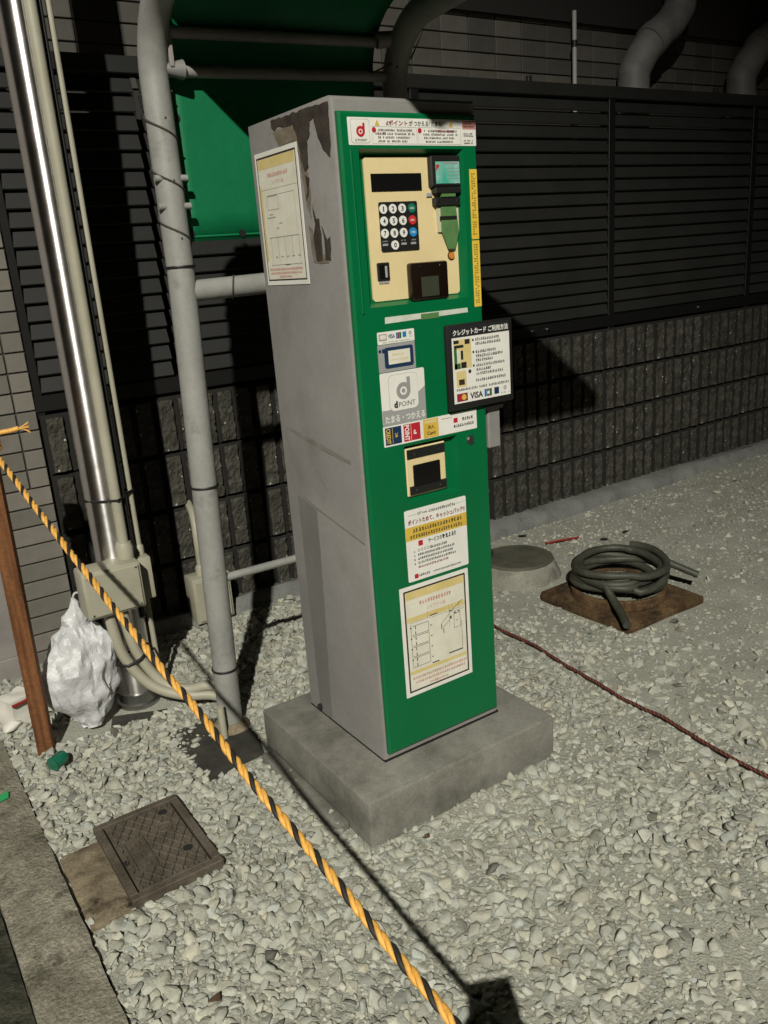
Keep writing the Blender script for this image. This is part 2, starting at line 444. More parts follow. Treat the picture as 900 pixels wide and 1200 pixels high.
rough_slab('road', 'asphalt', -12, KERB_X0-.004, -14, 1.33, -.2, -.020, step=.25, amp=.006)
rough_slab('pavement', 'asphalt', KERB_X0-.002, KERB_X1+.10, 1.036, 1.40, -.1, -.006, amp=.010)
rough_slab('concrete_patch', 'stained_concrete', -.752, -.655, .045, .338, -.06, .006, step=.02)

# ------------------------------------------------------------------ gravel
EXC_R = [(-.130, .480, -.120, .460), (-.660, -.432, .045, .385), (-.752, -.655, .045, .338), (-.33, -.115, .40, .60), (-.46, -.27, .86, 1.06),
         (-.62, -.44, .86, .98), (-.21, -.11, .60, .68), (1.195, 1.645, .235, .705)]
EXC_C = [(1.335, .965, .185)]
def stone_proto(n, bev):
    bm = bmesh.new()
    for _ in range(n):
        v = Vector(RNG.normal(size=3)).normalized()
        p = Vector([math.copysign(abs(c)**.75, c) for c in v])
        p *= random.uniform(.72, 1.10)
        bm.verts.new(p)
    r = bmesh.ops.convex_hull(bm, input=bm.verts[:])
    bmesh.ops.delete(bm, geom=[v for v in bm.verts if not v.link_faces], context='VERTS')
    if bev:
        bmesh.ops.dissolve_limit(bm, angle_limit=math.radians(14), verts=bm.verts[:], edges=bm.edges[:])
        bmesh.ops.bevel(bm, geom=bm.edges[:], offset=.09, segments=1, affect='EDGES', profile=.5)
    bmesh.ops.triangulate(bm, faces=bm.faces[:])
    bm.verts.index_update()
    v = np.array([q.co[:] for q in bm.verts]); f = np.array([[q.index for q in p.verts] for p in bm.faces])
    bm.free(); return v, f
near_protos = [stone_proto(random.randint(11, 17), True) for _ in range(18)]
far_protos = [stone_proto(random.randint(10, 13), False) for _ in range(12)]
cells = []
def scatter(x0, x1, y0, y1, cell, layer):
    for j in range(int((y1-y0)/cell)):
        for i in range(int((x1-x0)/cell)):
            x = x0 + (i+random.random())*cell; y = y0 + (j+random.random())*cell
            jit = .028*max(0, noise.noise(Vector((x*30, y*30, 6)))+.15)
            if any(a+(jit if q in (2, 3) else 0) < x < b and c+(jit if q in (2, 3) else 0) < y < d-(jit if q == 3 else 0) for q, (a, b, c, d) in enumerate(EXC_R)): continue
            if any((x-a)**2+(y-b)**2 < r*r for a, b, r in EXC_C): continue
            if y > 1.372 - .02*random.random(): continue
            nz = noise.noise(Vector((x*1.9, y*1.9, 11))) + .5*noise.noise(Vector((x*6, y*6, 4)))
            cov = .97 - .62*max(0, min(1, (x - .30 - .25*max(0, -y))/.75)) + .40*nz
            if x > 1.1: cov += .30*min(1, (x-1.1)/.3)
            if x < .05: cov += .2
            if math.hypot(x-.12, y+.95) < .45: cov -= .35         # trodden fines by the camera
            if x > .46 and y < .15 and x < 1.0: cov += .12
            if random.random() > cov: continue
            big = .0098 if x < .6 else .0090
            if y > .7 and x < .5: big = .0125
            if x > 1.3: big = .0060
            s = big*random.lognormvariate(-.15, .55)*(.75 + .3*cov)
            s = min(s, .022)
            cells.append((x, y, s, layer, cov))
scatter(-.755, 1.25, -1.25, 1.40, .0138, 0)
scatter(-.755, 1.25, -1.25, 1.40, .027, 1)
scatter(1.25, 4.8, -1.35, 1.40, .0175, 0)
VA, FA, TA = [], [], []
base = 0
for (x, y, s, layer, cov) in cells:
    near = x < .85 and y < .75 and y > -.95
    v, f = random.choice(near_protos if near else far_protos)
    sc = np.array([s*random.uniform(.85, 1.35), s*random.uniform(.75, 1.1), s*random.uniform(.38, .68)])
    R = Matrix.Rotation(random.uniform(0, 6.28), 3, 'Z') @ Matrix.Rotation(random.gauss(0, .42), 3, 'X') @ Matrix.Rotation(random.gauss(0, .42), 3, 'Y')
    w = (v*sc) @ np.array(R).T
    zz = gz(x, y) - .004 + sc[2]*(random.uniform(-.15, .6) if layer == 0 else random.uniform(.4, 1.2))*(.25 + .75*max(0, min(1, cov)))
    w = w + np.array([x, y, zz])
    VA.append(w); FA.append(f+base); base += len(w)
    t = min(1.15, max(.45, random.gauss(.92, .10))); 
    if random.random() < .025: t *= .55
    warm = random.gauss(0, .018)
    TA.append(np.tile(np.array([t*(1+warm), t, t*(1-warm*1.6), 1.0]), (len(w), 1)))
V = np.concatenate(VA).astype(np.float32); F = np.concatenate(FA).astype(np.int32); T = np.concatenate(TA).astype(np.float32)
me = bpy.data.meshes.new('gravel')
me.vertices.add(len(V)); me.vertices.foreach_set('co', V.ravel())
me.loops.add(F.size); me.loops.foreach_set('vertex_index', F.ravel())
me.polygons.add(len(F)); me.polygons.foreach_set('loop_start', np.arange(0, F.size, 3, dtype=np.int32))
ca = me.color_attributes.new('tone', 'FLOAT_COLOR', 'POINT'); ca.data.foreach_set('color', T.ravel())
me.update(calc_edges=True)
me.shade_smooth(); me.set_sharp_from_angle(angle=math.radians(38))
tag(link('gravel', me, 'stone'), 'pale crushed stone gravel covering the parking lot', 'gravel', kind='stuff')

# ------------------------------------------------------------------ block wall
YW = 1.46
wall = empty('block_wall', (-.39, YW, 0), 'low dark grey ribbed split-face block wall under the louvred fence', 'wall')
mb = MB(); mb.box(-.386, 6.6, YW+.022, YW+.12, -.05, .905); mb.build('core', 'joint_mortar', wall)
mb = MB()                                   # mortar footing: sloped bank
fx = axis_vals([(-.39, 6.6, .06)])
prof = [(-.115, -.05), (-.105, .022), (-.075, .050), (-.02, .070), (.06, .070), (.06, -.05)]
for x in fx:
    for k, (dy, z) in enumerate(prof):
        a = .010*noise.noise(Vector((x*3, k*2.2, 9))) if k in (1, 2, 3) else 0
        mb.v.append((x, YW+dy+a, z+a*.8+(gz(x, YW-.1) if k in (1, 2) else 0)))
m_ = len(prof)
for i in range(len(fx)-1):
    for k in range(m_): mb.f.append((i*m_+k, i*m_+(k+1) % m_, (i+1)*m_+(k+1) % m_, (i+1)*m_+k))
mb.build('footing', 'mortar', wall, smooth=50)
BW, BH, RIBS = .40, .2143, 5
def block_mesh(seed):
    mb = MB(); j = .0035
    x0, x1, z0, z1 = j, BW-j, j, BH-j
    mb.box(x0, x1, .006, .04, z0, z1)           # body, front of grooves at y = 0
    pitch = (x1-x0)/RIBS
    for r in range(RIBS):
        a, b = x0+r*pitch+.0075, x0+(r+1)*pitch-.0075
        US = [0, .07, .25, .42, .58, .75, .93, 1]; VS = [0, .03] + [.03+.94*i/14 for i in range(1, 14)] + [.97, 1]
        nu, nv = len(US)-1, len(VS)-1
        k = len(mb.v)
        for q in range(nv+1):
            for p in range(nu+1):
                u = a+(b-a)*US[p]; w = z0+.002+(z1-z0-.004)*VS[q]
                e = p in (0, nu) or q in (0, nv)
                d = .013 + .006*noise.noise(Vector((u*38+seed*9.1, w*38, seed*3.3))) + .0065*noise.noise(Vector((u*110, w*110+seed*5, seed)))
                du = 0 if e else .004*noise.noise(Vector((u*120, w*120, seed+40)))
                mb.v.append((u+du, .008 if e else -max(.002, d), w))
        for q in range(nv):
            for p in range(nu):
                i0 = k+q*(nu+1)+p; mb.f.append((i0, i0+1, i0+nu+2, i0+nu+1))
    me = bpy.data.meshes.new('block'); me.from_pydata(mb.v, [], mb.f); me.update()
    me.materials.append(MATS['split_block']); me.materials.append(MATS['groove_shade'])
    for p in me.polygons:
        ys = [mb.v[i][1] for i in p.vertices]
        if max(ys) > .005: p.material_index = 1  # near-black floors and rib sides: groove shade put into the colour
    return me
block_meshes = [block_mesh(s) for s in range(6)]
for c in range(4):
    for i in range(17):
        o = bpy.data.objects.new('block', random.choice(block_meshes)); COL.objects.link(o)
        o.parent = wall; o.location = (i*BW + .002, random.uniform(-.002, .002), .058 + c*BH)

# ------------------------------------------------------------------ louvred fence
YF = YW + .010
fence = empty('louvred_fence', (-.39, YF, .915), 'dark grey aluminium louvred privacy fence on top of the block wall', 'fence')
fz0, fz1 = .985, 2.035
posts = [-.385, .115, 1.30, 2.49, 3.66, 4.83, 6.0]
for i in range(len(posts)-1):
    a, b = posts[i]+.022, posts[i+1]-.022
    if i == 0: b = posts[1] - .0
    n = 17; ph = (fz1-.03-fz0)/n
    smb = None
    for k in range(n):
        z = fz0 + k*ph
        mb = MB()
        mb.add([(a, YF+.004, z+.006), (b, YF+.004, z+.006), (b, YF+.024, z+ph+.000), (a, YF+.024, z+ph+.000),
                (a, YF+.008, z+.002), (b, YF+.008, z+.002), (b, YF+.028, z+ph-.004), (a, YF+.028, z+ph-.004)],
               [(0,1,2,3), (7,6,5,4), (4,5,1,0), (3,2,6,7), (0,3,7,4), (5,6,2,1)])
        if smb is None or True:
            mb.build('slat', 'fence_paint', fence)
for i, x in enumerate(posts):
    if i == 1: continue
    mb = MB(); mb.bbox(x-.022, x+.022, YF+.002, YF+.062, .90, fz1+.015, .002); mb.build('post', 'fence_dark', fence)
mb = MB(); mb.bbox(-.40, 6.1, YF-.004, YF+.066, fz1-.028, fz1+.026, .003); mb.build('top_rail', 'fence_paint', fence)
mb = MB(); mb.bbox(-.40, 6.1, YF-.004, YF+.066, .925, fz0-.004, .003); mb.build('bottom_rail', 'fence_dark', fence)
for x in (1.93, 2.03, 3.2):
    mb = MB(); mb.tube([(x, YF-.003, .955), (x, YF-.012, .955)], .008, 8); mb.build('bolt', 'screw', fence)
for x in (.60, 1.95, 3.3):
    mb = MB(); mb.bbox(x-.012, x+.012, YF, YF+.02, fz1+.024, fz1+.05, .002); mb.build('rail_clip', 'fence_paint', fence)

# ------------------------------------------------------------------ building behind
YB = 1.78
bld = empty('apartment_building', (1.5, YB, 0), 'grey tiled building rising behind the louvred fence', 'building')
mb = MB(); mb.box(-3.0, 9, YB+.008, YB+.3, -.05, 7); mb.build('wall', 'tile_joint', bld)
mb = MB(); mb.box(1.62, 9, YB-.03, YB+.004, 2.405, 2.62); mb.build('dark_fascia', 'dark_soffit', bld)
mb = MB(); mb.box(1.62, 9, YB-.03, YB+.004, 2.621, 5.6); mb.build('upper_cladding', 'dark_soffit', bld)
def tile_mesh(w, h, mt='wall_tile'):
    mb = MB(); mb.bbox(.003, w-.003, 0, .012, .003, h-.003, .0018)
    me = bpy.data.meshes.new('tile'); me.from_pydata(mb.v, [], mb.f); me.update(); me.materials.append(MATS[mt]); return me
TW, TH = .165, .0735
tm = tile_mesh(TW, TH, 'building_tile')
cnt = 0
for r in range(6):
    for i in range(44):
        x = -.62 + i*TW
        if .72 < x < 1.15 and r < 1: pass
        o = bpy.data.objects.new('tile', tm); COL.objects.link(o); o.parent = bld
        o.location = (x-1.5, -.004+random.uniform(-.0015, .0015), 2.02 + r*TH); cnt += 1
# tiled pillar at the end of the fence
pil = empty('tiled_pillar', (-.50, YW, 0), 'brown grey tiled pillar at the end of the block wall', 'pillar')
mb = MB(); mb.box(-.60, -.394, YW+.004, YW+.30, -.05, 2.6); mb.build('core', 'tile_joint', pil)
ph = .0665
t_small, t_big, t_long = tile_mesh(.068, ph), tile_mesh(.138, ph), tile_mesh(.206, ph)
for r in range(32):
    z = .005 + r*ph
    row = [(-.600, t_big), (-.462, t_small)] if z > .62 else [(-.600, t_long)]
    for x, tm_ in row:
        o = bpy.data.objects.new('tile', tm_); COL.objects.link(o); o.parent = pil
        o.location = (x+.50, -.004+random.uniform(-.0012, .0012), z)
wl = empty('rendered_wall', (-1.3, 1.42, 0), 'plain grey rendered wall left of the tiled pillar', 'wall')
mb = MB(); mb.bbox(-3.0, -.603, 1.425, 1.75, -.05, 2.6, .006); mb.build('wall', 'render_grey', wl)
mb = MB(); mb.bbox(-3.0, -.598, 1.405, 1.426, -.05, .10, .004); mb.build('skirting', 'render_grey', wl)

def smooth_path(ctrl, n=8):
    P = [Vector(c) for c in ctrl]; P = [P[0]*2-P[1]] + P + [P[-1]*2-P[-2]]
    out = []
    for i in range(1, len(P)-2):
        for k in range(n):
            t = k/n; a, b, c, d = P[i-1], P[i], P[i+1], P[i+2]
            out.append(.5*((2*b)+(c-a)*t+(2*a-5*b+4*c-d)*t*t+(3*b-a-3*c+d)*t**3))
    return out + [P[-2]]

def duct(pts, label):
    d = empty('ventilation_duct', pts[0], label, 'duct', None)
    mb = MB(); mb.tube(smooth_path(pts), .082, 18); mb.build('pipe', 'duct_paint', d, smooth=50)
    mb = MB(); p = Vector(pts[1]); mb.tube([p+Vector((0,0,-.06)), p+Vector((0,0,-.01))], .088, 18); mb.build('collar', 'duct_paint', d, smooth=50)
    p = Vector(pts[3]); q = (Vector(pts[4])-p).normalized()*.03
    mb = MB(); mb.tube([p-q, p+q], .088, 18); mb.build('collar', 'duct_paint', d, smooth=50)
yd = 1.66
duct([(2.86, yd, 1.6), (2.86, yd, 2.10), (2.88, yd, 2.20), (2.98, yd-.02, 2.33), (3.13, yd-.03, 2.44), (3.18, yd-.04, 2.60), (3.2, yd-.04, 3.3)], 'pale bent ventilation duct above the fence beside the thin white pipe')
duct([(3.78, yd, 1.6), (3.78, yd, 2.12), (3.80, yd, 2.22), (3.92, yd-.02, 2.36), (4.10, yd-.03, 2.48), (4.15, yd-.04, 2.64), (4.2, yd-.04, 3.3)], 'pale bent ventilation duct farthest along the fence from the machine')
tp = empty('thin_drain_pipe', (2.47, 1.70, 1.7), 'thin white pipe standing behind the fence against the tiled building', 'pipe')
mb = MB(); mb.tube([(2.47, 1.70, 1.7), (2.47, 1.70, 2.285)], .011, 10); mb.build('pipe', 'white_pipe', tp, smooth=60)
mb = MB(); mb.tube([(2.47, 1.70, 2.305), (2.47, 1.70, 2.44)], .011, 10); mb.build('pipe', 'white_pipe', tp, smooth=60)
mb = MB(); mb.tube([(2.47, 1.70, 2.28), (2.47, 1.70, 2.31)], .014, 10); mb.build('joint', 'band_black', tp, smooth=60)

# ------------------------------------------------------------------ concrete plinth
pl = empty('concrete_plinth', (.175, .17, 0), 'square grey concrete plinth carrying the payment machine', 'plinth')
mb = MB(); mb.bbox(-.127, .477, -.117, .456, -.06, .120, .006, 2); mb.build('slab', 'plinth_concrete', pl, smooth=50)
mb = MB(); mb.bbox(-.172, -.128, -.02, .40, -.06, .018, .006, 1); mb.build('ledge', 'plinth_concrete', pl, smooth=50)

# ------------------------------------------------------------------ payment machine
W, D, Z0, Z1 = .378, .386, .1205, 1.670
mc = empty('parking_payment_machine', (W/2, D/2, Z0), 'tall grey parking payment machine with green front door and stickers', 'payment machine')
mb = MB(); mb.box(-.0012, W+.0012, -.0012, D+.0012, Z0-.001, Z0+.004); mb.build('base_gasket', 'band_black', mc)

YD = -.014                                    # plane of the door's face
def recessed_panel(x0, x1, z0, z1, yf, yb, recs, ch=.005):
    """front plate with chamfered rim and sloping-sided recesses: recs = (x0,x1,z0,z1,depth,inset)"""
    mb = MB()
    a0, a1, c0, c1 = x0+ch, x1-ch, z0+ch, z1-ch
    xs = sorted({a0, a1, *[r[0] for r in recs], *[r[1] for r in recs]})
    zs = sorted({c0, c1, *[r[2] for r in recs], *[r[3] for r in recs]})
    for i in range(len(xs)-1):
        for j in range(len(zs)-1):
            cx, cz = (xs[i]+xs[i+1])/2, (zs[j]+zs[j+1])/2
            if any(r[0] < cx < r[1] and r[2] < cz < r[3] for r in recs): continue
            mb.add([(xs[i], yf, zs[j]), (xs[i+1], yf, zs[j]), (xs[i+1], yf, zs[j+1]), (xs[i], yf, zs[j+1])], [(0,1,2,3)])
    for (p0, p1, q0, q1, d, s) in recs:
        o = [(p0, q0), (p1, q0), (p1, q1), (p0, q1)]; n = [(p0+s, q0+s), (p1-s, q0+s), (p1-s, q1-s), (p0+s, q1-s)]
        v = [(x, yf, z) for x, z in o] + [(x, yf+d, z) for x, z in n]
        mb.add(v, [(0,4,5,1), (1,5,6,2), (2,6,7,3), (3,7,4,0), (4,7,6,5)][:4] + [(4,5,6,7)])
    o = [(a0, c0), (a1, c0), (a1, c1), (a0, c1)]; n = [(x0, z0), (x1, z0), (x1, z1), (x0, z1)]
    v = [(x, yf, z) for x, z in o] + [(x, yf+ch, z) for x, z in n] + [(x, yb, z) for x, z in n]
    f = []
    for k in range(4):
        l = (k+1) % 4; f += [(k, 4+k, 4+l, l), (4+k, 8+k, 8+l, 4+l)]
    return mb.add(v, f)
mb = recessed_panel(0, W, Z0, Z1, 0, D, [(.010, .366, .147, 1.637, .030, .0005)], .006)
mb.add([(0, D, Z0), (W, D, Z0), (W, D, Z1), (0, D, Z1)], [(3, 2, 1, 0)])
mb.build('body', 'machine_grey', mc, smooth=50)
recessed_panel(.0075, .3685, .1440, 1.6395, YD, -.0005,
               [(.050, .327, 1.246, 1.568, .024, .010), (.114, .272, .784, .926, .018, .008)]).build('door', 'door_green', mc)
# raised rim line of the door beside the pad
mb = MB(); mb.tube([(.030, YD-.0005, 1.235), (.030, YD-.0005, 1.565)], .003, 8); mb.build('door_rib', 'door_green', mc, smooth=60)
YP = YD + .024                                # floor of the upper recess (y = .010)
mb = MB(); mb.poly_y(rrect(.0725, .3165, 1.2565, 1.554, .008), YP, .004); svc = mb.build('service_panel', 'panel_cream', mc)
YS = YP - .004
mb = MB(); mb.rect_y(.088, .221, 1.485, 1.521, YS, .0015); mb.build('display', 'black_gloss', mc)
mb = MB(); mb.poly_y(rrect(.1025, .2045, 1.3605, 1.4635, .004), YS, .0025); kp = mb.build('keypad', 'black_plastic', mc)
YK = YS - .0025
kx = [.1125, .1375, .1625, .1885]; kz = [1.449, 1.424, 1.3985, 1.3735]
digits = ['1', '2', '3', '4', '5', '6', '7', '8', '9']
for r in range(3):
    for c in range(3):
        mb = MB(); mb.poly_y(circ(kx[c], kz[r], .0098), YK, .0022); mb.build('key', 'key_white', kp)
        mb = MB(); hw = .0016 if digits[r*3+c] == '1' else .0034; text_y(mb, digits[r*3+c], kx[c]-hw, kx[c]+hw, kz[r]-.0052, kz[r]+.0052, YK-.0025, .025); mb.build('key_digit', 'print_black', kp)
    mb = MB(); mb.poly_y(circ(kx[3], kz[r], .0098), YK, .0022); mb.build('key', ('key_green', 'key_red', 'key_blue')[r], kp)
    mb = MB(); print_row(mb, kx[3]-.006, kx[3]+.006, kz[r]-.0022, kz[r]+.0022, YK-.0023); mb.build('key_print', 'sticker_white', kp)
mb = MB(); mb.poly_y(circ(kx[1], kz[3], .0098), YK, .0022); mb.build('key', 'key_white', kp)
mb = MB(); text_y(mb, '0', kx[1]-.0036, kx[1]+.0036, kz[3]-.0052, kz[3]+.0052, YK-.0025, .025); mb.build('key_digit', 'print_black', kp)
for c in (0, 2, 3):
    mb = MB(); mb.rect_y(kx[c]-.007, kx[c]+.007, kz[3]-.0005, kz[3]+.004, YK, .0004); mb.build('key_mark', 'grey_plastic', kp)
    mb = MB(); print_row(mb, kx[c]-.007, kx[c]+.007, kz[3]+.0075, kz[3]+.0105, YK); mb.build('key_print', 'print_grey', kp)
# card slot, coin tray, button
mb = MB(); mb.bbox(.0865, .1195, YS-.004, YS+.001, 1.300, 1.3385, .002); cs = mb.build('card_slot', 'black_plastic', mc)
mb = MB(); mb.rect_y(.092, .113, 1.304, 1.334, YS-.004, .0008); mb.build('slot_face', 'black_gloss', cs)
mb = MB(); mb.bbox(.105, .111, YS-.007, YS-.0047, 1.306, 1.331, .001); mb.build('slot_lip', 'grey_plastic', cs)
mb = MB(); mb.rect_y(.090, .116, 1.294, 1.2985, YS, .002); mb.build('slot_ledge', 'grey_plastic', cs)
mb = MB(); mb.bbox(.1650, .2700, YS-.020, YS+.001, 1.2490, 1.3330, .006, 2); ct = mb.build('coin_tray', 'smoked_cover', mc, smooth=40)
mb = MB(); mb.rect_y(.191, .240, 1.258, 1.301, YS-.0201, .0006); mb.build('tray_window', 'tray_inside', ct)
for x in (.190, .248):
    mb = MB(); mb.poly_y(circ(x, 1.324, .0024, 10), YS-.0201, .0012); mb.build('screw', 'screw', ct)
mb = MB(); mb.bbox(.268, .275, YS-.008, YS, 1.305, 1.322, .002); mb.build('hinge', 'smoked_cover', ct)
mb = MB(); mb.poly_y(circ(.2945, 1.342, .0100), YS, .0016); bt = mb.build('cancel_button', 'print_brown', mc)
mb = MB(); mb.poly_y(circ(.2945, 1.342, .0076), YS-.0016, .003); mb.build('button_cap', 'print_orange', bt)
# bill reader with its green label and funnel
mb = MB(); mb.bbox(.239, .322, YS-.016, YS+.001, 1.490, 1.5555, .003); br = mb.build('bill_reader', 'black_plastic', mc)
mb = MB(); mb.rect_y(.2505, .3175, 1.497, 1.5425, YS-.0161, .0006); mb.build('reader_label', 'label_cyan', br)
mb = MB(); mb.poly_y([(.2515, 1.536), (.2515, 1.523), (.262, 1.536)], YS-.0168, .0003); mb.build('label_mark', 'print_red', br)
mb = MB()
for z in (1.507, 1.514, 1.521, 1.528): mb.rect_y(.285, .315, z, z+.0015, YS-.0168, .0002)
mb.rect_y(.272, .312, 1.5375, 1.541, YS-.0168, .0003); mb.build('label_print', 'print_faded_grey', br)
mb = MB(); mb.bbox(.247, .320, YS-.018, YS+.001, 1.4765, 1.4895, .002); mb.build('reader_lip', 'black_plastic', br)
mb = MB(); mb.bbox(.2475, .3205, YS-.013, YS+.001, 1.4500, 1.4685, .002); mb.build('reader_bezel', 'black_plastic', br)
for x in (.256, .312):
    mb = MB(); mb.poly_y(circ(x, 1.461, .0024, 10), YS-.0131, .0012); mb.build('screw', 'screw', br)
mb = MB(); mb.poly_y([(.283, 1.357), (.3015, 1.357), (.3150, 1.395), (.3080, 1.4495), (.2660, 1.4495), (.2660, 1.397)], YS-.006, .003)
fn = mb.build('note_funnel', 'funnel_green', br)
mb = MB(); mb.poly_y([(.2585, 1.395), (.3180, 1.395), (.3185, 1.4495), (.2560, 1.4495)], YS, .0055); mb.build('funnel_cover', 'clear_plastic', br)
mb = MB(); mb.rect_y(.2655, .3045, 1.4695, 1.4765, YS, .015); mb.build('funnel_throat', 'funnel_green', br)
mb = MB(); mb.rect_y(.261, .309, 1.4210, 1.4285, YS-.0091, .0012); mb.build('funnel_slot', 'black_plastic', br)
mb = MB(); mb.bbox(.2315, .2475, YS-.004, YS, 1.4705, 1.4795, .0015); mb.build('indicator_lamp', 'grey_plastic', mc)

def sticker(name, x0, x1, z0, z1, mat='sticker_white', y=YD, r=.002):
    mb = MB(); mb.poly_y(rrect(x0, x1, z0, z1, r, 3), y, .0008); return mb.build(name, mat, mc)
def prt(name, mat, parent, fn):
    mb = MB(); fn(mb); o = mb.build(name, mat, parent)
    if 'print' in name: o['kind'] = 'stuff'      # characters too small to read one by one
    return o
yA, yB_, yC = YD-.0010, YD-.0014, YD-.0018
def d_logo(mb, cx, cz, r, y):
    annulus_y(mb, cx, cz, r*.50, r, y, .0003, 0, 360)
    mb.poly_y(circ(cx, cz, r*.26), y, .0003)
    mb.rect_y(cx+r*.52, cx+r, cz, cz+r*1.55, y-.0001, .0003)
# top banner
s = sticker('points_banner', .0275, .3655, 1.5745, 1.6275)
prt('logo_frame', 'print_faded_grey', s, lambda m: m.poly_y(rrect(.034, .080, 1.578, 1.624, .005), yA+.0001, .0002))
prt('logo_field', 'sticker_white', s, lambda m: m.poly_y(rrect(.0348, .0792, 1.5788, 1.6232, .005), yA, .0002))
prt('points_logo', 'print_red', s, lambda m: d_logo(m, .0575, 1.6005, .0105, yB_))
prt('logo_word', 'print_black', s, lambda m: text_y(m, 'd POINT', .043, .072, 1.5815, 1.5860, yB_, .02))
prt('headline', 'print_darkred', s, lambda m: text_y(m, 'dポイント', .122, .178, 1.6125, 1.6235, yA, .03))
prt('headline', 'print_black', s, lambda m: text_y(m, 'が つかえる! たまる!', .182, .272, 1.6125, 1.6235, yA, .025))
for ua in (.100, .295): prt('banner_ornament', 'gold', s, lambda m: m.poly_y([(ua-.006, 1.612), (ua+.006, 1.612), (ua, 1.624)], yA, .0002))
def f_(m):
    for a, b in ((.086, .2005), (.204, .3215)):
        m.rect_y(a, b, 1.6100, 1.6105, yA, .0002); m.rect_y(a, b, 1.5770, 1.5775, yA, .0002)
        m.rect_y(a, a+.0005, 1.577, 1.610, yA, .0002); m.rect_y(b, b+.0005, 1.577, 1.610, yA, .0002)
prt('banner_rules', 'print_faded_grey', s, f_)
def f_(m):
    for a, b in ((.100, .188), (.220, .312)):
        for k, z in enumerate((1.6015, 1.5945, 1.5875, 1.5800)):
            print_row(m, a-(.006 if k == 1 else 0), b+(.008 if k == 1 else -.004*k), z, z+.0045, yA)
    for z in (1.578, 1.5835, 1.593, 1.5975): print_row(m, .330, .356, z, z+.0035, yA)
prt('small_print', 'print_brown', s, f_)
prt('small_print', 'print_darkred', s, lambda m: (print_row(m, .100, .120, 1.5950, 1.6000, yC), print_row(m, .245, .300, 1.6015, 1.606, yC)))
for ua in (.091, .209): prt('number_dot', 'print_red', s, lambda m: m.poly_y(circ(ua, 1.604, .0052, 14), yB_, .0002))
prt('notice_block', 'print_faded_red', s, lambda m: m.rect_y(.327, .3645, 1.6085, 1.6255, yA, .0003))
prt('notice_print', 'print_black', s, lambda m: (print_row(m, .330, .361, 1.612, 1.616, yB_), print_row(m, .330, .361, 1.6185, 1.6225, yB_)))
# yellow edge strips
for a, b in ((1.3745, 1.5255), (1.2220, 1.3715)):
    s = sticker('yellow_strip', .3425, .3640, a, b, 'sticker_yellow', r=.001)
    def f_(m):
        z = b-.008
        while z > a+.006:
            for u in (.3465, .3530):
                if random.random() < .8: print_row(m, u, u+.0052, z-.0032, z, yA, fill=1)
            z -= .0052
    prt('strip_print', 'print_brown', s, f_)
# tape
mb = MB(); mb.poly_y([(.085, 1.2085), (.321, 1.2120), (.320, 1.2225), (.086, 1.2225)], YD, .0007); s = mb.build('tape', 'clear_tape', mc)
prt('tape_patch', 'funnel_green', s, lambda m: m.rect_y(.184, .235, 1.2080, 1.2205, YD-.0008, .0003))
# card brands
s = sticker('card_brand_sticker', .0615, .1620, 1.1645, 1.1915)
prt('brand_mark', 'print_grey', s, lambda m: (m.rect_y(.065, .086, 1.1725, 1.1870, yA, .0003)))
prt('brand_mark', 'sticker_aged', s, lambda m: (m.poly_y(circ(.0725, 1.180, .0052, 14), yB_, .0002), m.poly_y(circ(.0790, 1.180, .0052, 14), yB_, .0003)))
prt('brand_word', 'print_navy', s, lambda m: text_y(m, 'VISA', .0895, .1085, 1.1755, 1.1850, yA, .03))
prt('brand_mark', 'print_blue', s, lambda m: (m.rect_y(.1115, .1160, 1.1735, 1.187, yA, .0003), m.rect_y(.1295, .1395, 1.1750, 1.1870, yA, .0003)))
prt('brand_mark', 'print_darkred', s, lambda m: m.rect_y(.1165, .1208, 1.1735, 1.187, yA, .0003))
prt('brand_mark', 'photo_green', s, lambda m: m.rect_y(.1213, .1258, 1.1735, 1.187, yA, .0003))
prt('brand_mark', 'print_faded_grey', s, lambda m: (annulus_y(m, .1505, 1.183, .002, .0042, yA, .0002, n=14), print_row(m, .144, .158, 1.1735, 1.1775, yA)))
prt('small_print', 'print_faded_grey', s, lambda m: print_row(m, .068, .155, 1.1670, 1.1695, yA))
# contactless reader label
s = sticker('tap_label', .0600, .1615, 1.1025, 1.1635, 'print_grey', r=.001)
prt('tap_frame', 'print_navy', s, lambda m: m.poly_y(rrect(.0765, .1560, 1.1100, 1.1565, .006), yA, .0003))
prt('tap_tab', 'print_navy', s, lambda m: (m.rect_y(.0710, .0770, 1.1455, 1.1545, yA, .0003), m.poly_y(circ(.0655, 1.150, .0038, 12), yA, .0003)))
prt('tap_field', 'sticker_aged', s, lambda m: m.rect_y(.0870, .1465, 1.1185, 1.1490, yB_, .0003))
prt('small_print', 'pale_yellow', s, lambda m: (print_row(m, .096, .128, 1.1375, 1.1415, yC), print_row(m, .092, .140, 1.1265, 1.1305, yC)))
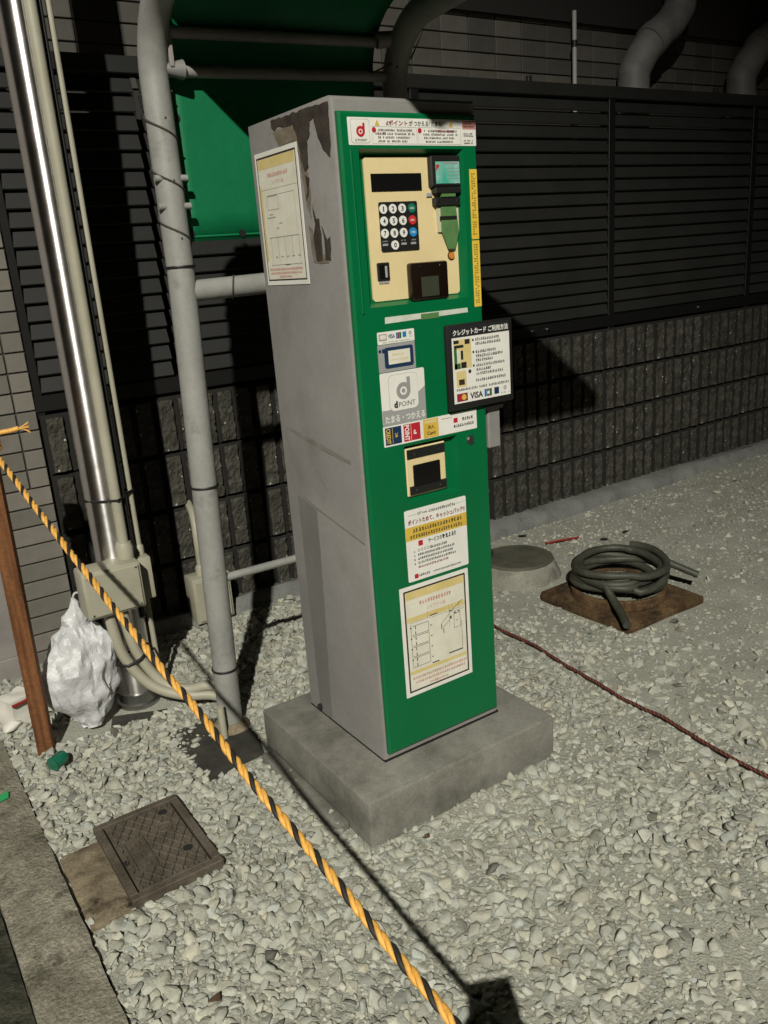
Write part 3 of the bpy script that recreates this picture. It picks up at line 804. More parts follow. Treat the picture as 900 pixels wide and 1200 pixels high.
# large points sticker
s = sticker('points_sticker', .0600, .1830, .9800, 1.1010, 'sticker_white', r=.004)
prt('grey_field', 'print_grey', s, lambda m: m.poly_y([(.0602, .9802), (.1828, .9802), (.1828, 1.059), (.163, 1.047), (.150, 1.0165), (.0602, 1.0165)], yA+.0001, .0002))
prt('logo_frame', 'print_grey', s, lambda m: m.poly_y(rrect(.0815, .1630, 1.0115, 1.0945, .013), yA, .0002))
prt('logo_field', 'sticker_white', s, lambda m: m.poly_y(rrect(.0823, .1622, 1.0123, 1.0937, .0125), yB_, .0002))
prt('points_logo', 'print_faded_grey', s, lambda m: d_logo(m, .1215, 1.0555, .0195, yC))
prt('logo_word', 'print_black', s, lambda m: text_y(m, 'd', .0930, .1035, 1.0185, 1.0345, yC, .06))
prt('logo_word', 'print_black', s, lambda m: text_y(m, 'POINT', .1065, .1530, 1.0195, 1.0310, yC))
prt('slogan', 'sticker_white', s, lambda m: text_y(m, 'たまる・つかえる', .0670, .1790, .9865, 1.0030, yB_, .02))
# long strip of card marks
s = sticker('card_strip', .0590, .3340, .9325, .9800)
prt('credit_block', 'print_navy', s, lambda m: m.rect_y(.0635, .1085, .9365, .9765, yA, .0003))
prt('credit_word', 'gold', s, lambda m: text_y(m, 'CREDIT', .0660, .0780, .9385, .9745, yB_, .03, rot=1))
prt('credit_mark', 'gold', s, lambda m: (text_y(m, '¥', .0895, .0985, .9500, .9620, yB_), m.rect_y(.083, .084, .9385, .9745, yB_, .0002)))
prt('point_block', 'print_red', s, lambda m: m.rect_y(.1150, .1625, .9365, .9765, yA, .0003))
prt('point_word', 'sticker_white', s, lambda m: text_y(m, 'POINT', .1175, .1310, .9380, .9750, yB_, .03, rot=1))
prt('point_mark', 'sticker_white', s, lambda m: (text_y(m, 'd', .1430, .1510, .9500, .9610, yB_, .04, rot=1), m.rect_y(.1355, .1362, .9385, .9745, yB_, .0002)))
prt('member_block', 'gold', s, lambda m: m.rect_y(.1715, .2160, .9340, .9785, yA, .0003))
prt('member_print', 'print_brown', s, lambda m: (text_y(m, '法人', .1840, .2040, .9545, .9635, yB_, .03), text_y(m, 'Card', .1820, .2055, .9400, .9490, yB_, .03)))
prt('member_print', 'pale_yellow', s, lambda m: m.rect_y(.176, .212, .9680, .9755, yB_, .0002))
prt('small_print', 'print_black', s, lambda m: (print_row(m, .262, .322, .9445, .9520, yA, fill=1), print_row(m, .288, .322, .9585, .9665, yA, fill=1)))
prt('small_print', 'print_red', s, lambda m: (m.poly_y(rrect(.262, .2745, .9565, .9680, .002), yA, .0002), print_row(m, .226, .258, .9705, .9725, yA)))
# ticket window
YR = YD + .018
mb = MB(); mb.bbox(.1230, .2410, YR-.008, YR+.001, .7970, .9165, .003); rw = mb.build('receipt_window', 'panel_cream', mc)
mb = MB(); mb.rect_y(.1265, .2375, .8905, .9120, YR-.008, .003); mb.build('window_bar', 'black_plastic', rw)
mb = MB(); mb.rect_y(.1290, .2380, .8025, .8225, YR-.008, .003); mb.build('window_bar', 'black_plastic', rw)
mb = MB(); mb.bbox(.1410, .2210, YR-.013, YR-.007, .8205, .8735, .002); mb.build('window_pane', 'black_gloss', rw)
for x, z in ((.146, .900), (.217, .900), (.147, .812), (.218, .812)):
    mb = MB(); mb.poly_y(circ(x, z, .0020, 10), YR-.0112, .001); mb.build('screw', 'screw', rw)
mb = MB(); mb.poly_y(circ(.312, .906, .0120), YD, .0012); lk = mb.build('lock', 'steel_dull', mc)
mb = MB(); mb.poly_y(circ(.312, .906, .0085), YD-.0012, .0035); mb.build('lock_barrel', 'steel_dull', lk)
mb = MB(); mb.rect_y(.3108, .3132, .900, .912, YD-.0048, .0004); mb.build('keyhole', 'iron_dark', lk)
# cash-back poster
s = sticker('cashback_poster', .1005, .2880, .5875, .7695, r=.004)
prt('poster_band', 'gold', s, lambda m: m.rect_y(.1007, .2878, .6925, .7265, yA+.0001, .0002))
prt('poster_headline', 'print_darkred', s, lambda m: text_y(m, 'ポイントためて、キャッシュバック!!', .1090, .2830, .7310, .7450, yA, .035))
prt('poster_print', 'print_black', s, lambda m: (text_y(m, 'QT-net', .138, .168, .7525, .7595, yA, .02), print_row(m, .172, .252, .7525, .7595, yA, fill=1),
     m.rect_y(.110, .134, .7555, .7560, yA, .0002), m.rect_y(.256, .280, .7555, .7560, yA, .0002)))
prt('poster_print', 'print_brown', s, lambda m: (print_row(m, .122, .270, .7110, .7210, yA, fill=1), print_row(m, .113, .276, .6965, .7055, yA, fill=1)))
prt('poster_mark', 'print_red', s, lambda m: (m.poly_y(rrect(.136, .1495, .6745, .6880, .002), yA, .0002), m.poly_y(rrect(.119, .1305, .5935, .6050, .002), yA, .0002)))
prt('poster_print', 'print_black', s, lambda m: text_y(m, 'サービスの', .166, .208, .6755, .6870, yA, .03))
prt('poster_print', 'print_black', s, lambda m: print_row(m, .209, .254, .6755, .6870, yA, fill=1))
def f_(m):
    for k, (z, e) in enumerate(((.6600, .222), (.6495, .246), (.6390, .240), (.6285, .246))):
        print_row(m, .121, .1255, z, z+.0055, yA, fill=1); print_row(m, .132 if k else .170, e, z, z+.0065, yA, fill=1)
    for k in range(5): annulus_y(m, .136+.0095*k, .6640, .0026, .0034, yA, .0002, n=10)
    print_row(m, .1315, .164, .5960, .6025, yA, fill=1); print_row(m, .176, .262, .5965, .6010, yA, fill=1)
prt('poster_print', 'print_black', s, f_)
prt('poster_print', 'print_darkred', s, lambda m: print_row(m, .132, .222, .6180, .6240, yA, fill=1))

# layout-plan posters (front and side) share one drawing routine in unit coordinates
s = sticker('layout_poster', .0705, .2840, .2820, .5785, 'sticker_white', r=.002)
fx0, fx1, fzz0, fzz1 = .0810, .2735, .2925, .5680
prt('poster_border', 'print_brown', s, lambda m: m.poly_y(rrect(fx0, fx1, fzz0, fzz1, .002, 2), yA+.0001, .0002))
prt('poster_field', 'sticker_aged', s, lambda m: m.poly_y(rrect(fx0+.0045, fx1-.0045, fzz0+.0045, fzz1-.0045, .001, 2), yA, .0002))
for za, zb in ((.5430, .5630), (.4830, .4960), (.3410, .3500)):
    prt('poster_band', 'pale_yellow', s, lambda m: m.rect_y(.0865, .2680, za, zb, yB_+.0002, .0002))
prt('poster_title', 'print_faded_red', s, lambda m: (print_row(m, .126, .226, .5230, .5330, yB_, fill=1), text_y(m, 'レイアウト図', .150, .206, .5035, .5135, yB_, .0)))
def f_(m):
    y = yB_; t = .0009
    def hl(a, b, z, w=t): m.rect_y(a, b, z, z+w, y, .0002)
    def vl(x, a, b, w=t): m.rect_y(x, x+w, a, b, y, .0002)
    vl(.0960, .3560, .4780); hl(.0960, .1530, .4810, .0005); hl(.1530, .2650, .4790, .0005)
    for k in range(4):
        z = .4460-.0290*k
        hl(.1010, .1500, z, .0010); hl(.1010, .1500, z+.0250, .0010); vl(.1500, z, z+.026, .0010); vl(.1010, z, z+.004)
        vl(.1090, z+.002, z+.010, .0022); vl(.1090, z+.016, z+.024, .0022); hl(.1560, .1605, z+.011, .0025)
        m.poly_y(circ(.0965, z+.022, .0022, 8), y, .0002)
    vl(.1490, .481, .500, .0005); vl(.2170, .4330, .4960, .0005); vl(.2270, .4800, .4960, .0005); vl(.2490, .4800, .498, .0005)
    hl(.1560, .1800, .4835, .0025); hl(.217, .226, .4770, .0030)
    vl(.2310, .4270, .4660); vl(.2510, .4270, .4660); hl(.2310, .2520, .4270); hl(.2310, .2520, .4660)
    hl(.232, .239, .4680, .0030); hl(.244, .251, .4690, .0030); hl(.240, .2425, .4450, .004); vl(.2190, .4560, .4640, .005)
    vl(.2550, .3620, .4420); hl(.1560, .1780, .3520, .0028); hl(.2100, .2560, .3610, .0030); hl(.216, .266, .474, .0005)
    for (a, b, c, d) in ((.217, .471, .190, .452), (.217, .455, .196, .440)):
        m.poly_y([(c, d), (c+.0007, d-.0006), (a+.0007, b-.0006), (a, b)], y, .0002)
    m.poly_y([(.228, .481), (.2288, .480), (.262, .498), (.261, .499)], y, .0002)
    vl(.190, .436, .450, .0022); vl(.196, .424, .437, .0022)
prt('plan_lines', 'print_black', s, f_)
prt('poster_footer', 'print_faded_red', s, lambda m: (print_row(m, .0930, .2640, .3260, .3330, yB_, fill=1), print_row(m, .1000, .2600, .3135, .3205, yB_, fill=1), print_row(m, .145, .205, .3010, .3070, yB_, fill=1)))

# framed sign on a bracket at the machine's right edge
YSG = -.030
mb = MB(); mb.bbox(.2420, .4440, YSG, YSG+.012, .9880, 1.1885, .003, 2); sg = mb.build('card_sign', 'black_plastic', mc, smooth=40)
def ps(name, mat, fn):
    mb = MB(); fn(mb); o = mb.build(name, mat, sg)
    if 'print' in name: o['kind'] = 'stuff'
    return o
q0, q1, q2 = YSG-.0002, YSG-.0008, YSG-.0013
ps('sign_face', 'sticker_white', lambda m: m.rect_y(.2560, .4330, 1.0040, 1.1580, q0, .0005))
ps('sign_head', 'print_black', lambda m: m.rect_y(.2560, .4330, 1.1583, 1.1830, q0, .0004))
ps('sign_title', 'sticker_white', lambda m: text_y(m, 'クレジットカード ご利用方法', .2600, .4300, 1.1620, 1.1765, q1, .03))
ps('sign_photo', 'pale_yellow', lambda m: m.rect_y(.2600, .3130, 1.0850, 1.1530, q1+.0002, .0002))
ps('sign_photo', 'photo_green', lambda m: (m.rect_y(.2610, .2690, 1.0850, 1.1350, q1, .0002), m.rect_y(.2610, .2790, 1.0855, 1.0980, q1, .0002)))
ps('sign_photo', 'print_black', lambda m: (m.rect_y(.2605, .2760, 1.1440, 1.1520, q1, .0002), m.rect_y(.2940, .3090, 1.1410, 1.1520, q1, .0002), m.rect_y(.2620, .2900, 1.1340, 1.1405, q1, .0002), m.rect_y(.2810, .2880, 1.1060, 1.1270, q1, .0002), m.rect_y(.2810, .2970, 1.0860, 1.1000, q1, .0002)))
ps('sign_photo', 'clear_tape', lambda m: m.rect_y(.2690, .2790, 1.1000, 1.1290, q1, .0002))
ps('sign_photo', 'pale_yellow', lambda m: m.rect_y(.2650, .2950, 1.0420, 1.0800, q1+.0002, .0002))
ps('sign_photo', 'print_brown', lambda m: m.rect_y(.2720, .2890, 1.0470, 1.0600, q1, .0002))
for ua, za, ra in ((.3190, 1.1480, .0030), (.3190, 1.1200, .0030), (.3190, 1.0880, .0030), (.3060, 1.0760, .0048)):
    ps('number_dot', 'print_brown', lambda m: m.poly_y(circ(ua, za, ra, 10), q1, .0002))
def f_(m):
    for z, a, b in ((1.1450, .326, .398), (1.1350, .326, .404), (1.1160, .326, .388), (1.1060, .326, .408), (1.0960, .326, .378), (1.0840, .326, .418), (1.0740, .326, .372), (1.0640, .326, .412), (1.0490, .324, .418)):
        print_row(m, a, b, z, z+.0070, q1, fill=1)
    print_row(m, .2640, .4250, 1.0330, 1.0390, q1, fill=.95)
ps('sign_print', 'print_black', f_)
ps('brand_mark', 'print_darkred', lambda m: m.rect_y(.2640, .2965, 1.0080, 1.0270, q1, .0002))
ps('brand_mark', 'print_red', lambda m: m.poly_y(circ(.2755, 1.0175, .0070, 16), q2, .0002))
ps('brand_mark', 'gold', lambda m: m.poly_y(circ(.2850, 1.0175, .0070, 16), q2, .0003))
ps('brand_word', 'print_black', lambda m: text_y(m, 'VISA', .3040, .3440, 1.0095, 1.0250, q1, .035))
for a, mt in ((.3490, 'print_blue'), (.3570, 'print_darkred'), (.3650, 'photo_green')):
    ps('brand_mark', mt, lambda m: m.rect_y(a, a+.0072, 1.0090, 1.0270, q1, .0002))
ps('brand_mark', 'sticker_white', lambda m: m.poly_y(circ(.3610, 1.0180, .0040, 10), q2, .0002))
ps('brand_mark', 'print_navy', lambda m: m.rect_y(.3800, .3950, 1.0105, 1.0270, q1, .0002))
ps('brand_mark', 'print_faded_grey', lambda m: (annulus_y(m, .4150, 1.0225, .0022, .0050, q1, .0002, n=14), print_row(m, .402, .428, 1.0090, 1.0140, q1)))
mb = MB(); mb.bbox(.3785, .4180, -.006, .030, .8700, .9895, .003); mb.build('sign_bracket', 'machine_grey', mc)
mb = MB(); mb.bbox(.3600, .4200, YSG+.0121, -.004, .9700, 1.1500, .002); mb.build('bracket_arm', 'black_plastic', mc)

# the machine's left side: framed plan, peeled paint, repaint patches
XS = -.0005
mb = MB(); mb.rect_x(.154, .367, 1.304, 1.605, XS, .0012); s = mb.build('side_poster', 'sticker_white', mc)
def px_(name, mat, fn):
    mb = MB(); fn(mb); return mb.build(name, mat, s)
x1, x2, x3 = XS-.0013, XS-.0017, XS-.0021
px_('poster_border', 'print_brown', lambda m: m.rect_x(.163, .359, 1.314, 1.595, x1+.0001, .0002))
px_('poster_field', 'sticker_aged', lambda m: m.rect_x(.1665, .3555, 1.3175, 1.5905, x1, .0002))
px_('poster_band', 'pale_yellow', lambda m: m.rect_x(.170, .354, 1.5680, 1.5900, x2+.0002, .0002))
px_('poster_band', 'pale_yellow', lambda m: m.rect_x(.3445, .3550, 1.36, 1.53, x2+.0002, .0002))
px_('poster_title', 'print_faded_red', lambda m: (print_row(m, .310, .210, 1.5480, 1.5570, x2, 'x', 1), text_x(m, 'レイアウト図', .288, .232, 1.5310, 1.5400, x2)))
def f_(m):
    def hl(a, b, z, w=.0010): m.rect_x(a, b, z, z+w, x2, .0002)
    def vl(y, a, b, w=.0010): m.rect_x(y, y+w, a, b, x2, .0002)
    hl(.170, .352, 1.5220, .0006); hl(.185, .320, 1.5080, .0008); vl(.185, 1.424, 1.508, .0006); vl(.330, 1.424, 1.500, .0006)
    hl(.270, .322, 1.5060, .0022); hl(.268, .322, 1.4760); vl(.322, 1.476, 1.506); vl(.268, 1.476, 1.506); hl(.288, .330, 1.4580, .0022); hl(.30, .318, 1.4650, .002)
    hl(.256, .272, 1.4430, .0022); hl(.276, .288, 1.4330, .0022); hl(.180, .330, 1.4130, .0015)
    for k in range(5): vl(.182+.035*k, 1.362, 1.413, .0012)
    for k in range(5):
        y = .190+.0285*k; hl(y-.008, y+.003, 1.3675, .0026)
    hl(.178, .330, 1.3500, .0012); hl(.235, .262, 1.3485, .003); vl(.178, 1.346, 1.356); vl(.330, 1.346, 1.356)
px_('plan_lines', 'print_faded_grey', f_)
px_('poster_footer', 'print_faded_red', lambda m: (print_row(m, .345, .180, 1.3375, 1.3435, x2, 'x', 1), print_row(m, .342, .182, 1.3290, 1.3345, x2, 'x', 1), print_row(m, .296, .236, 1.3210, 1.3260, x2, 'x', 1)))

def ragged(pts, step=.008, amp=.004, seed=0):
    out = []
    for i, a in enumerate(pts):
        b = pts[(i+1) % len(pts)]
        L = math.hypot(b[0]-a[0], b[1]-a[1]); n = max(1, int(L/step))
        for k in range(n):
            t = k/n; y = a[0]+(b[0]-a[0])*t; z = a[1]+(b[1]-a[1])*t
            dx, dz = -(b[1]-a[1])/max(L, 1e-6), (b[0]-a[0])/max(L, 1e-6)
            e = amp*(noise.noise(Vector((y*60, z*60, seed)))+.6*noise.noise(Vector((y*160, z*160, seed+3))))
            if k == 0: e *= .4
            out.append((y+dx*e, z+dz*e))
    return out
def patch(name, mat, pts, t, seed, amp=.004):
    mb = MB(); mb.poly_x(ragged(pts, amp=amp, seed=seed), XS, t); me_o = mb.build(name, mat, mc)
    bm = bmesh.new(); bm.from_mesh(me_o.data); bmesh.ops.triangulate(bm, faces=bm.faces[:]); bm.to_mesh(me_o.data); bm.free()
    return me_o
patch('bare_primer', 'rust_primer', [(.262, 1.640), (.240, 1.607), (.156, 1.607), (.148, 1.56), (.135, 1.47), (.120, 1.44), (.112, 1.50), (.125, 1.60), (.150, 1.645)], .0005, 1)
patch('bare_primer', 'rust_primer', [(.135, 1.43), (.128, 1.349), (.058, 1.347), (.062, 1.362), (.105, 1.365), (.118, 1.42)], .0005, 2)
patch('peeled_patch', 'rust_peel', [(.266, 1.6635), (.266, 1.650), (.250, 1.640), (.235, 1.648), (.200, 1.641), (.165, 1.640), (.150, 1.615), (.143, 1.570), (.128, 1.540), (.112, 1.548), (.108, 1.600), (.092, 1.612), (.088, 1.636), (.072, 1.640), (.060, 1.600), (.040, 1.572), (.016, 1.556), (.010, 1.590), (.0085, 1.660), (.100, 1.6635)], .0010, 3)
patch('peeled_patch', 'rust_peel', [(.130, 1.535), (.126, 1.500), (.135, 1.480), (.122, 1.490), (.112, 1.525)], .0009, 4, .003)
patch('peeled_patch', 'rust_peel', [(.112, 1.470), (.104, 1.430), (.118, 1.400), (.112, 1.352), (.085, 1.351), (.082, 1.410), (.086, 1.440), (.098, 1.440)], .0009, 5, .003)
patch('peeled_patch', 'rust_peel', [(.078, 1.425), (.070, 1.395), (.074, 1.352), (.050, 1.352), (.045, 1.400), (.058, 1.395), (.068, 1.410)], .0009, 6, .003)
patch('repaint_patch', 'machine_grey_smooth', [(.330, .770), (.300, .762), (.255, .752), (.232, .745), (.236, .600), (.248, .400), (.262, .200), (.262, .1275), (.330, .1275)], .0004, 7, .002)
patch('scrape_line', 'machine_stain', [(.300, .768), (.230, .748), (.120, .727), (.008, .705), (.008, .709), (.120, .731), (.230, .752), (.300, .772)], .0005, 8, .0012)
patch('stain_mark', 'machine_stain', [(.352, .943), (.26, .925), (.15, .908), (.042, .895), (.042, .905), (.14, .919), (.26, .938), (.352, .951)], .0004, 9, .003)
mb = MB(); mb.bbox(-.012, .0, .316, .328, .132, .150, .002); mb.build('floor_bolt', 'iron_dark', mc)

# ------------------------------------------------------------------ canopy frame over the machine
cn = empty('canopy_frame', (.24, .63, 0), 'bent grey pipe canopy frame with green tarpaulin over the payment machine', 'canopy')
PR = .0365
def frame_post(xb, xt, name='post'):
    pts = [(xb, .635, -.03), (xb+(xt-xb)*.5, .635, .7), (xt, .635, 1.35), (xt, .635, 1.78)]
    for k in range(0, 10):
        a = math.radians(90*k/9); pts.append((xt, .635-.185*(1-math.cos(a)), 1.81+.185*math.sin(a)))
    pts += [(xt, .2, 2.01), (xt, -.2, 2.03), (xt, -.54, 2.045)]
    mb = MB(); mb.tube(pts, PR, 20); o = mb.build(name, 'post_grey', cn, smooth=60)
    return o
XL, XR = -.122, .610
p1 = frame_post(-.162, XL); p2 = frame_post(.605, XR)
mb = MB(); mb.tube([(XL+.005, .635, 1.300), (XR, .635, 1.315)], .0285, 18); mb.build('crossbar', 'post_grey', cn, smooth=60)
mb = MB(); mb.tube([(-.145, .635, .478), (.605, .635, .470)], .0125, 12); mb.build('crossbar', 'post_grey', cn, smooth=60)
for z, y, r in ((1.925, .625, .0145), (1.838, .635, .0145)):
    mb = MB(); mb.tube([(XL+.02, y, z-.002), (XR-.01, y, z+.016)], r, 12); mb.build('crossbar', 'bar_grey', cn, smooth=60)
for y in (.15, -.20, -.525):
    mb = MB(); mb.tube([(XL, y, 2.02-.02*(y > 0)), (XR, y, 2.02-.02*(y > 0))], .0145, 12); mb.build('crossbar', 'bar_grey', cn, smooth=60)
# clamp caps at the bar ends
mb = MB(); mb.tube([(XL+.022, .62, 1.838), (XL+.072, .62, 1.838)], .024, 12, rs=[.012, .024]); mb.build('pipe_clamp', 'duct_paint', cn, smooth=60)
mb = MB(); mb.tube([(XR-.07, .61, 1.938), (XR-.03, .60, 1.942)], .020, 12); mb.build('pipe_clamp', 'bar_grey', cn, smooth=60)
mb = MB(); mb.bbox(XL+.034, XL+.046, .60, .612, 1.84, 2.0, .002); mb.build('clamp_strap', 'bar_grey', cn)
# tarpaulin: hanging back panel, bend, roof
sec = [(.672, 1.428), (.671, 1.50), (.670, 1.60), (.669, 1.70), (.668, 1.80), (.667, 1.86)]
for k in range(1, 9):
    a = math.radians(90*k/8); sec.append((.667-.20*(1-math.cos(a)), 1.86+.178*math.sin(a)))
sec += [(.35, 2.043), (.2, 2.049), (.05, 2.054), (-.1, 2.060), (-.3, 2.068), (-.45, 2.074), (-.545, 2.077), (-.552, 2.05)]
tx = [(-.082) + (.640)*i/16 for i in range(17)]
mb = MB(); nx = len(tx)
for j, (y, z) in enumerate(sec):
    for i, x in enumerate(tx):
        wob = .0035*noise.noise(Vector((x*7, y*5+z*5, 2)))
        roofy = y < .45
        xx = x
        if z > 1.88 and not roofy: xx = x - .045*(1 - i/16.0)*min(1, (z-1.90)/.1) if z > 1.90 else x
        if roofy: xx = (-.140 + .780*i/16)*min(1, (.45-y)/.15) + (x - .045*(1-i/16.0))*(1-min(1, (.45-y)/.15))
        mb.v.append((xx, y + (wob if not roofy else 0), z + (wob - .006*math.sin(math.pi*i/16) if roofy else 0)))
mb.f = [(j*nx+i, j*nx+i+1, (j+1)*nx+i+1, (j+1)*nx+i) for j in range(len(sec)-1) for i in range(nx-1)]
tarp = mb.build('tarpaulin', 'tarp_green', cn, smooth=60)
mod = tarp.modifiers.new('thickness', 'SOLIDIFY'); mod.thickness = .003; mod.offset = 0
mb = MB(); mb.tube([(-.080, .668, 1.44), (.555, .668, 1.44)], .0035, 6); mb.build('hem', 'tarp_green', tarp, smooth=60)
mb = MB(); mb.tube([(-.080, .668, 1.44), (-.080, .664, 1.82)], .0035, 6); mb.build('hem', 'tarp_green', tarp, smooth=60)
eye = [(-.066, 1.735), (-.066, 1.588), (-.066, 1.447), (.083, 1.443)]
for x, z in eye:
    mb = MB(); mb.poly_y(circ(x, z, .0105, 14), .6665, .002); mb.build('eyelet', 'band_black', tarp)
def helix(xc, yc, r, z0, z1, turns, rad, name, mat, parent, phase=0):
    n = int(turns*18); pts = []
    for k in range(n+1):
        t = k/n; a = phase - turns*2*math.pi*t; z = z0+(z1-z0)*t
        xx = xc(z) if callable(xc) else xc
        pts.append((xx+r*math.cos(a), yc+r*math.sin(a), z))
    mb = MB(); mb.tube(pts, rad, 6); return mb.build(name, mat, parent, smooth=60)
helix(XL, .635, PR+.002, 1.40, 1.79, 3.2, .0026, 'tie_cord', 'cord_dark', cn, 1.0)
helix(XR, .635, PR+.002, 1.76, 1.80, 1.0, .003, 'tie_cord', 'cord_dark', cn, 0)
for x, z in eye[:3]:
    mb = MB(); mb.tube([(x, .664, z), (x-.02, .64, z-.004), (XL-.0, .596, z-.012)], .0022, 6); mb.build('tie_cord', 'cord_dark', cn)
mb = MB(); mb.tube([(XR-.01, .60, 1.90), (XR-.03, .60, 1.88), (XR-.08, .62, 1.86), (XR-.11, .63, 1.86)], .0028, 6); mb.build('tie_cord', 'cord_dark', cn)
mb = MB(); mb.tube([(XR-.10, .635, 1.962), (XR+.045, .54, 1.958), (XR+.042, .60, 1.90), (XR-.02, .59, 1.87)], .0028, 6); mb.build('tie_cord', 'cord_dark', cn)
mb = MB()
for k in range(13):
    a = 2*math.pi*k/12; mb.v.append((.018+.010*math.sin(a)*0, 0, 0))
mb = MB(); mb.tube([(.022+.018*math.sin(a)*.3+(.014*math.cos(a)), .635+.031*math.cos(a), 1.302+.031*math.sin(a)) for a in [2*math.pi*k/20 for k in range(20)]], .0022, 6, closed=True); mb.build('tie_cord', 'cord_dark', cn)
def xpost(z): return -.162 + (XL+.162)*min(1, max(0, (z+.03)/1.38))
for z in (1.365, .765, .195):
    mb = MB(); xc = xpost(z); mb.tube([(xc+(PR+.0015)*math.cos(a), .635+(PR+.0015)*math.sin(a), z) for a in [2*math.pi*k/24 for k in range(24)]], .0035, 6, closed=True)
    mb.build('cable_tie', 'band_black', cn, smooth=60)
for x, z in ((XL-.033, 1.583), (XL-.033, 1.515), (XL+.034, 1.515), (XL+.034, 1.583)):
    mb = MB(); mb.tube([(x-.010, .615, z), (x+.010, .615, z)], .0085, 8); mb.build('bolt', 'post_grey', cn, smooth=60)
mb = MB(); mb.tube([(-.205, .585, -.02), (-.205, .587, .10)], .011, 10); mb.build('earth_pipe', 'beige_plastic', cn, smooth=60)
mb = MB(); mb.lathe((-.162, .635, -.01), [(.060, 0), (.058, .012), (.044, .026), (.037, .03)], 20); mb.build('foot_grout', 'stained_concrete', cn, smooth=50)
o = rough_slab('footing_block', 'dark_concrete', -.335, -.118, .395, .735, -.10, -.004, step=.03, amp=.002, kind=None)
tag(o, 'dark concrete footing at the foot of the grey canopy post', 'footing')

# ------------------------------------------------------------------ shiny steel pole with conduits
PX, PY, RP = -.335, .985, .058
po = empty('steel_pole', (PX, PY, 0), 'tall shiny stainless steel pole with beige conduits strapped to it', 'pole')
mb = MB(); mb.tube([(PX, PY, -.05+.35*k) for k in range(16)], RP, 36); mb.build('shaft', 'chrome', po, smooth=60)
mb = MB(); mb.lathe((PX, PY, 0), [(RP+.014, -.05), (RP+.014, .015), (RP+.006, .020), (RP+.006, .05), (RP, .052)], 32); mb.build('base_sleeve', 'steel_dull', po, smooth=40)
fxc, fyc = PX+.016, PY-RP-.010
mb = MB(); mb.tube([(fxc, fyc, .57), (fxc, fyc, 1.4), (fxc, fyc, 2.2), (fxc, fyc, 4.6)], .0160, 16); mb.build('conduit', 'beige_plastic', po, smooth=60)
mb = MB(); mb.lathe((fxc, fyc, .512), [(.025, 0), (.027, .045), (.021, .06)], 16); mb.build('conduit_socket', 'beige_plastic', po, smooth=40)
tx_, ty_ = PX+RP+.020, PY-.010
mb = MB(); mb.tube([(tx_, ty_, .51), (tx_, ty_, 1.4), (tx_, ty_, 4.6)], .0085, 12); mb.build('conduit', 'beige_plastic', po, smooth=60)
mb = MB(); mb.tube([(PX+RP-.012, PY-.045, .3), (PX+RP-.012, PY-.045, 4.6)], .006, 10); mb.build('cable', 'band_black', po, smooth=60)
# pull box
mb = MB(); mb.bbox(-.475, -.296, .852, .945, .372, .522, .008, 2); jb = mb.build('junction_box', 'beige_plastic', po, smooth=40)
mb = MB(); mb.bbox(-.467, -.304, .846, .853, .380, .514, .003, 1); mb.build('box_lid', 'beige_plastic', jb)
for x, z in ((-.458, .507), (-.313, .507), (-.458, .388), (-.313, .388)):
    mb = MB(); mb.poly_y(circ(x, z, .0035, 8), .8462, .0012); mb.build('screw', 'steel_dull', jb)
mb = MB(); mb.bbox(-.291, -.240, .930, 1.005, .362, .502, .005, 2); sb = mb.build('switch_box', 'beige_plastic', po, smooth=40)
mb = MB(); mb.rect_y(-.276, -.254, .402, .462, .9302, .0012); mb.build('box_plate', 'beige_plastic', sb)
mb = MB(); mb.lathe((tx_, ty_, .500), [(.013, 0), (.013, .03), (.009, .035)], 12); mb.build('box_gland', 'beige_plastic', sb, smooth=40)
mb = MB(); mb.tube([(-.262, .97, .37), (-.262, .97, .32), (-.258, .975, .04)], .009, 10); mb.build('conduit', 'beige_plastic', po, smooth=60)
for dx, dy in ((0, 0), (.042, .004)):
    path = smooth_path([(-.405+dx, .895, .38), (-.402+dx, .893, .32), (-.385+dx, .880, .215), (-.33+dx*.9, .845, .115-dx*.1), (-.25+dx*.5, .800, .068+dx*.3), (-.17, .760, .055+dx*.8), (-.12, .735, .03+dx*.8)], 7)
    mb = MB(); mb.tube(path, .0165, 14); mb.build('conduit', 'beige_plastic', po, smooth=60)
def ring(cx, cy, z, r, rad, name, mat, parent, tilt=0):
    mb = MB(); mb.tube([(cx+r*math.cos(a), cy+r*math.sin(a), z+tilt*math.cos(a)) for a in [2*math.pi*k/28 for k in range(28)]], rad, 6, closed=True); return mb.build(name, mat, parent, smooth=60)
mb = MB(); mb.tube([(PX-RP-.003, PY+.0, .706), (PX-RP*.7, PY-RP*.75, .707), (fxc-.021, fyc, .708), (fxc, fyc-.022, .709), (fxc+.021, fyc, .710), (PX+RP*.7, PY-RP*.75, .712), (tx_+.008, ty_-.010, .714), (tx_+.009, ty_+.006, .714), (PX, PY+RP+.004, .71)], .0042, 8, closed=True); mb.build('strap', 'band_black', po, smooth=60)
mb = MB(); mb.tube([(-.415, .875, .200), (-.385, .852, .196), (-.345, .848, .208), (-.310, .868, .222), (-.300, .905, .226), (-.32, .93, .22), (-.40, .91, .2)], .0042, 8, closed=True); mb.build('strap', 'band_black', po, smooth=60)
o = rough_slab('pole_footing', 'dark_concrete', -.47, -.25, .83, 1.10, -.10, .000, step=.03, amp=.002, kind=None)
tag(o, 'dark concrete footing around the shiny steel pole', 'footing')

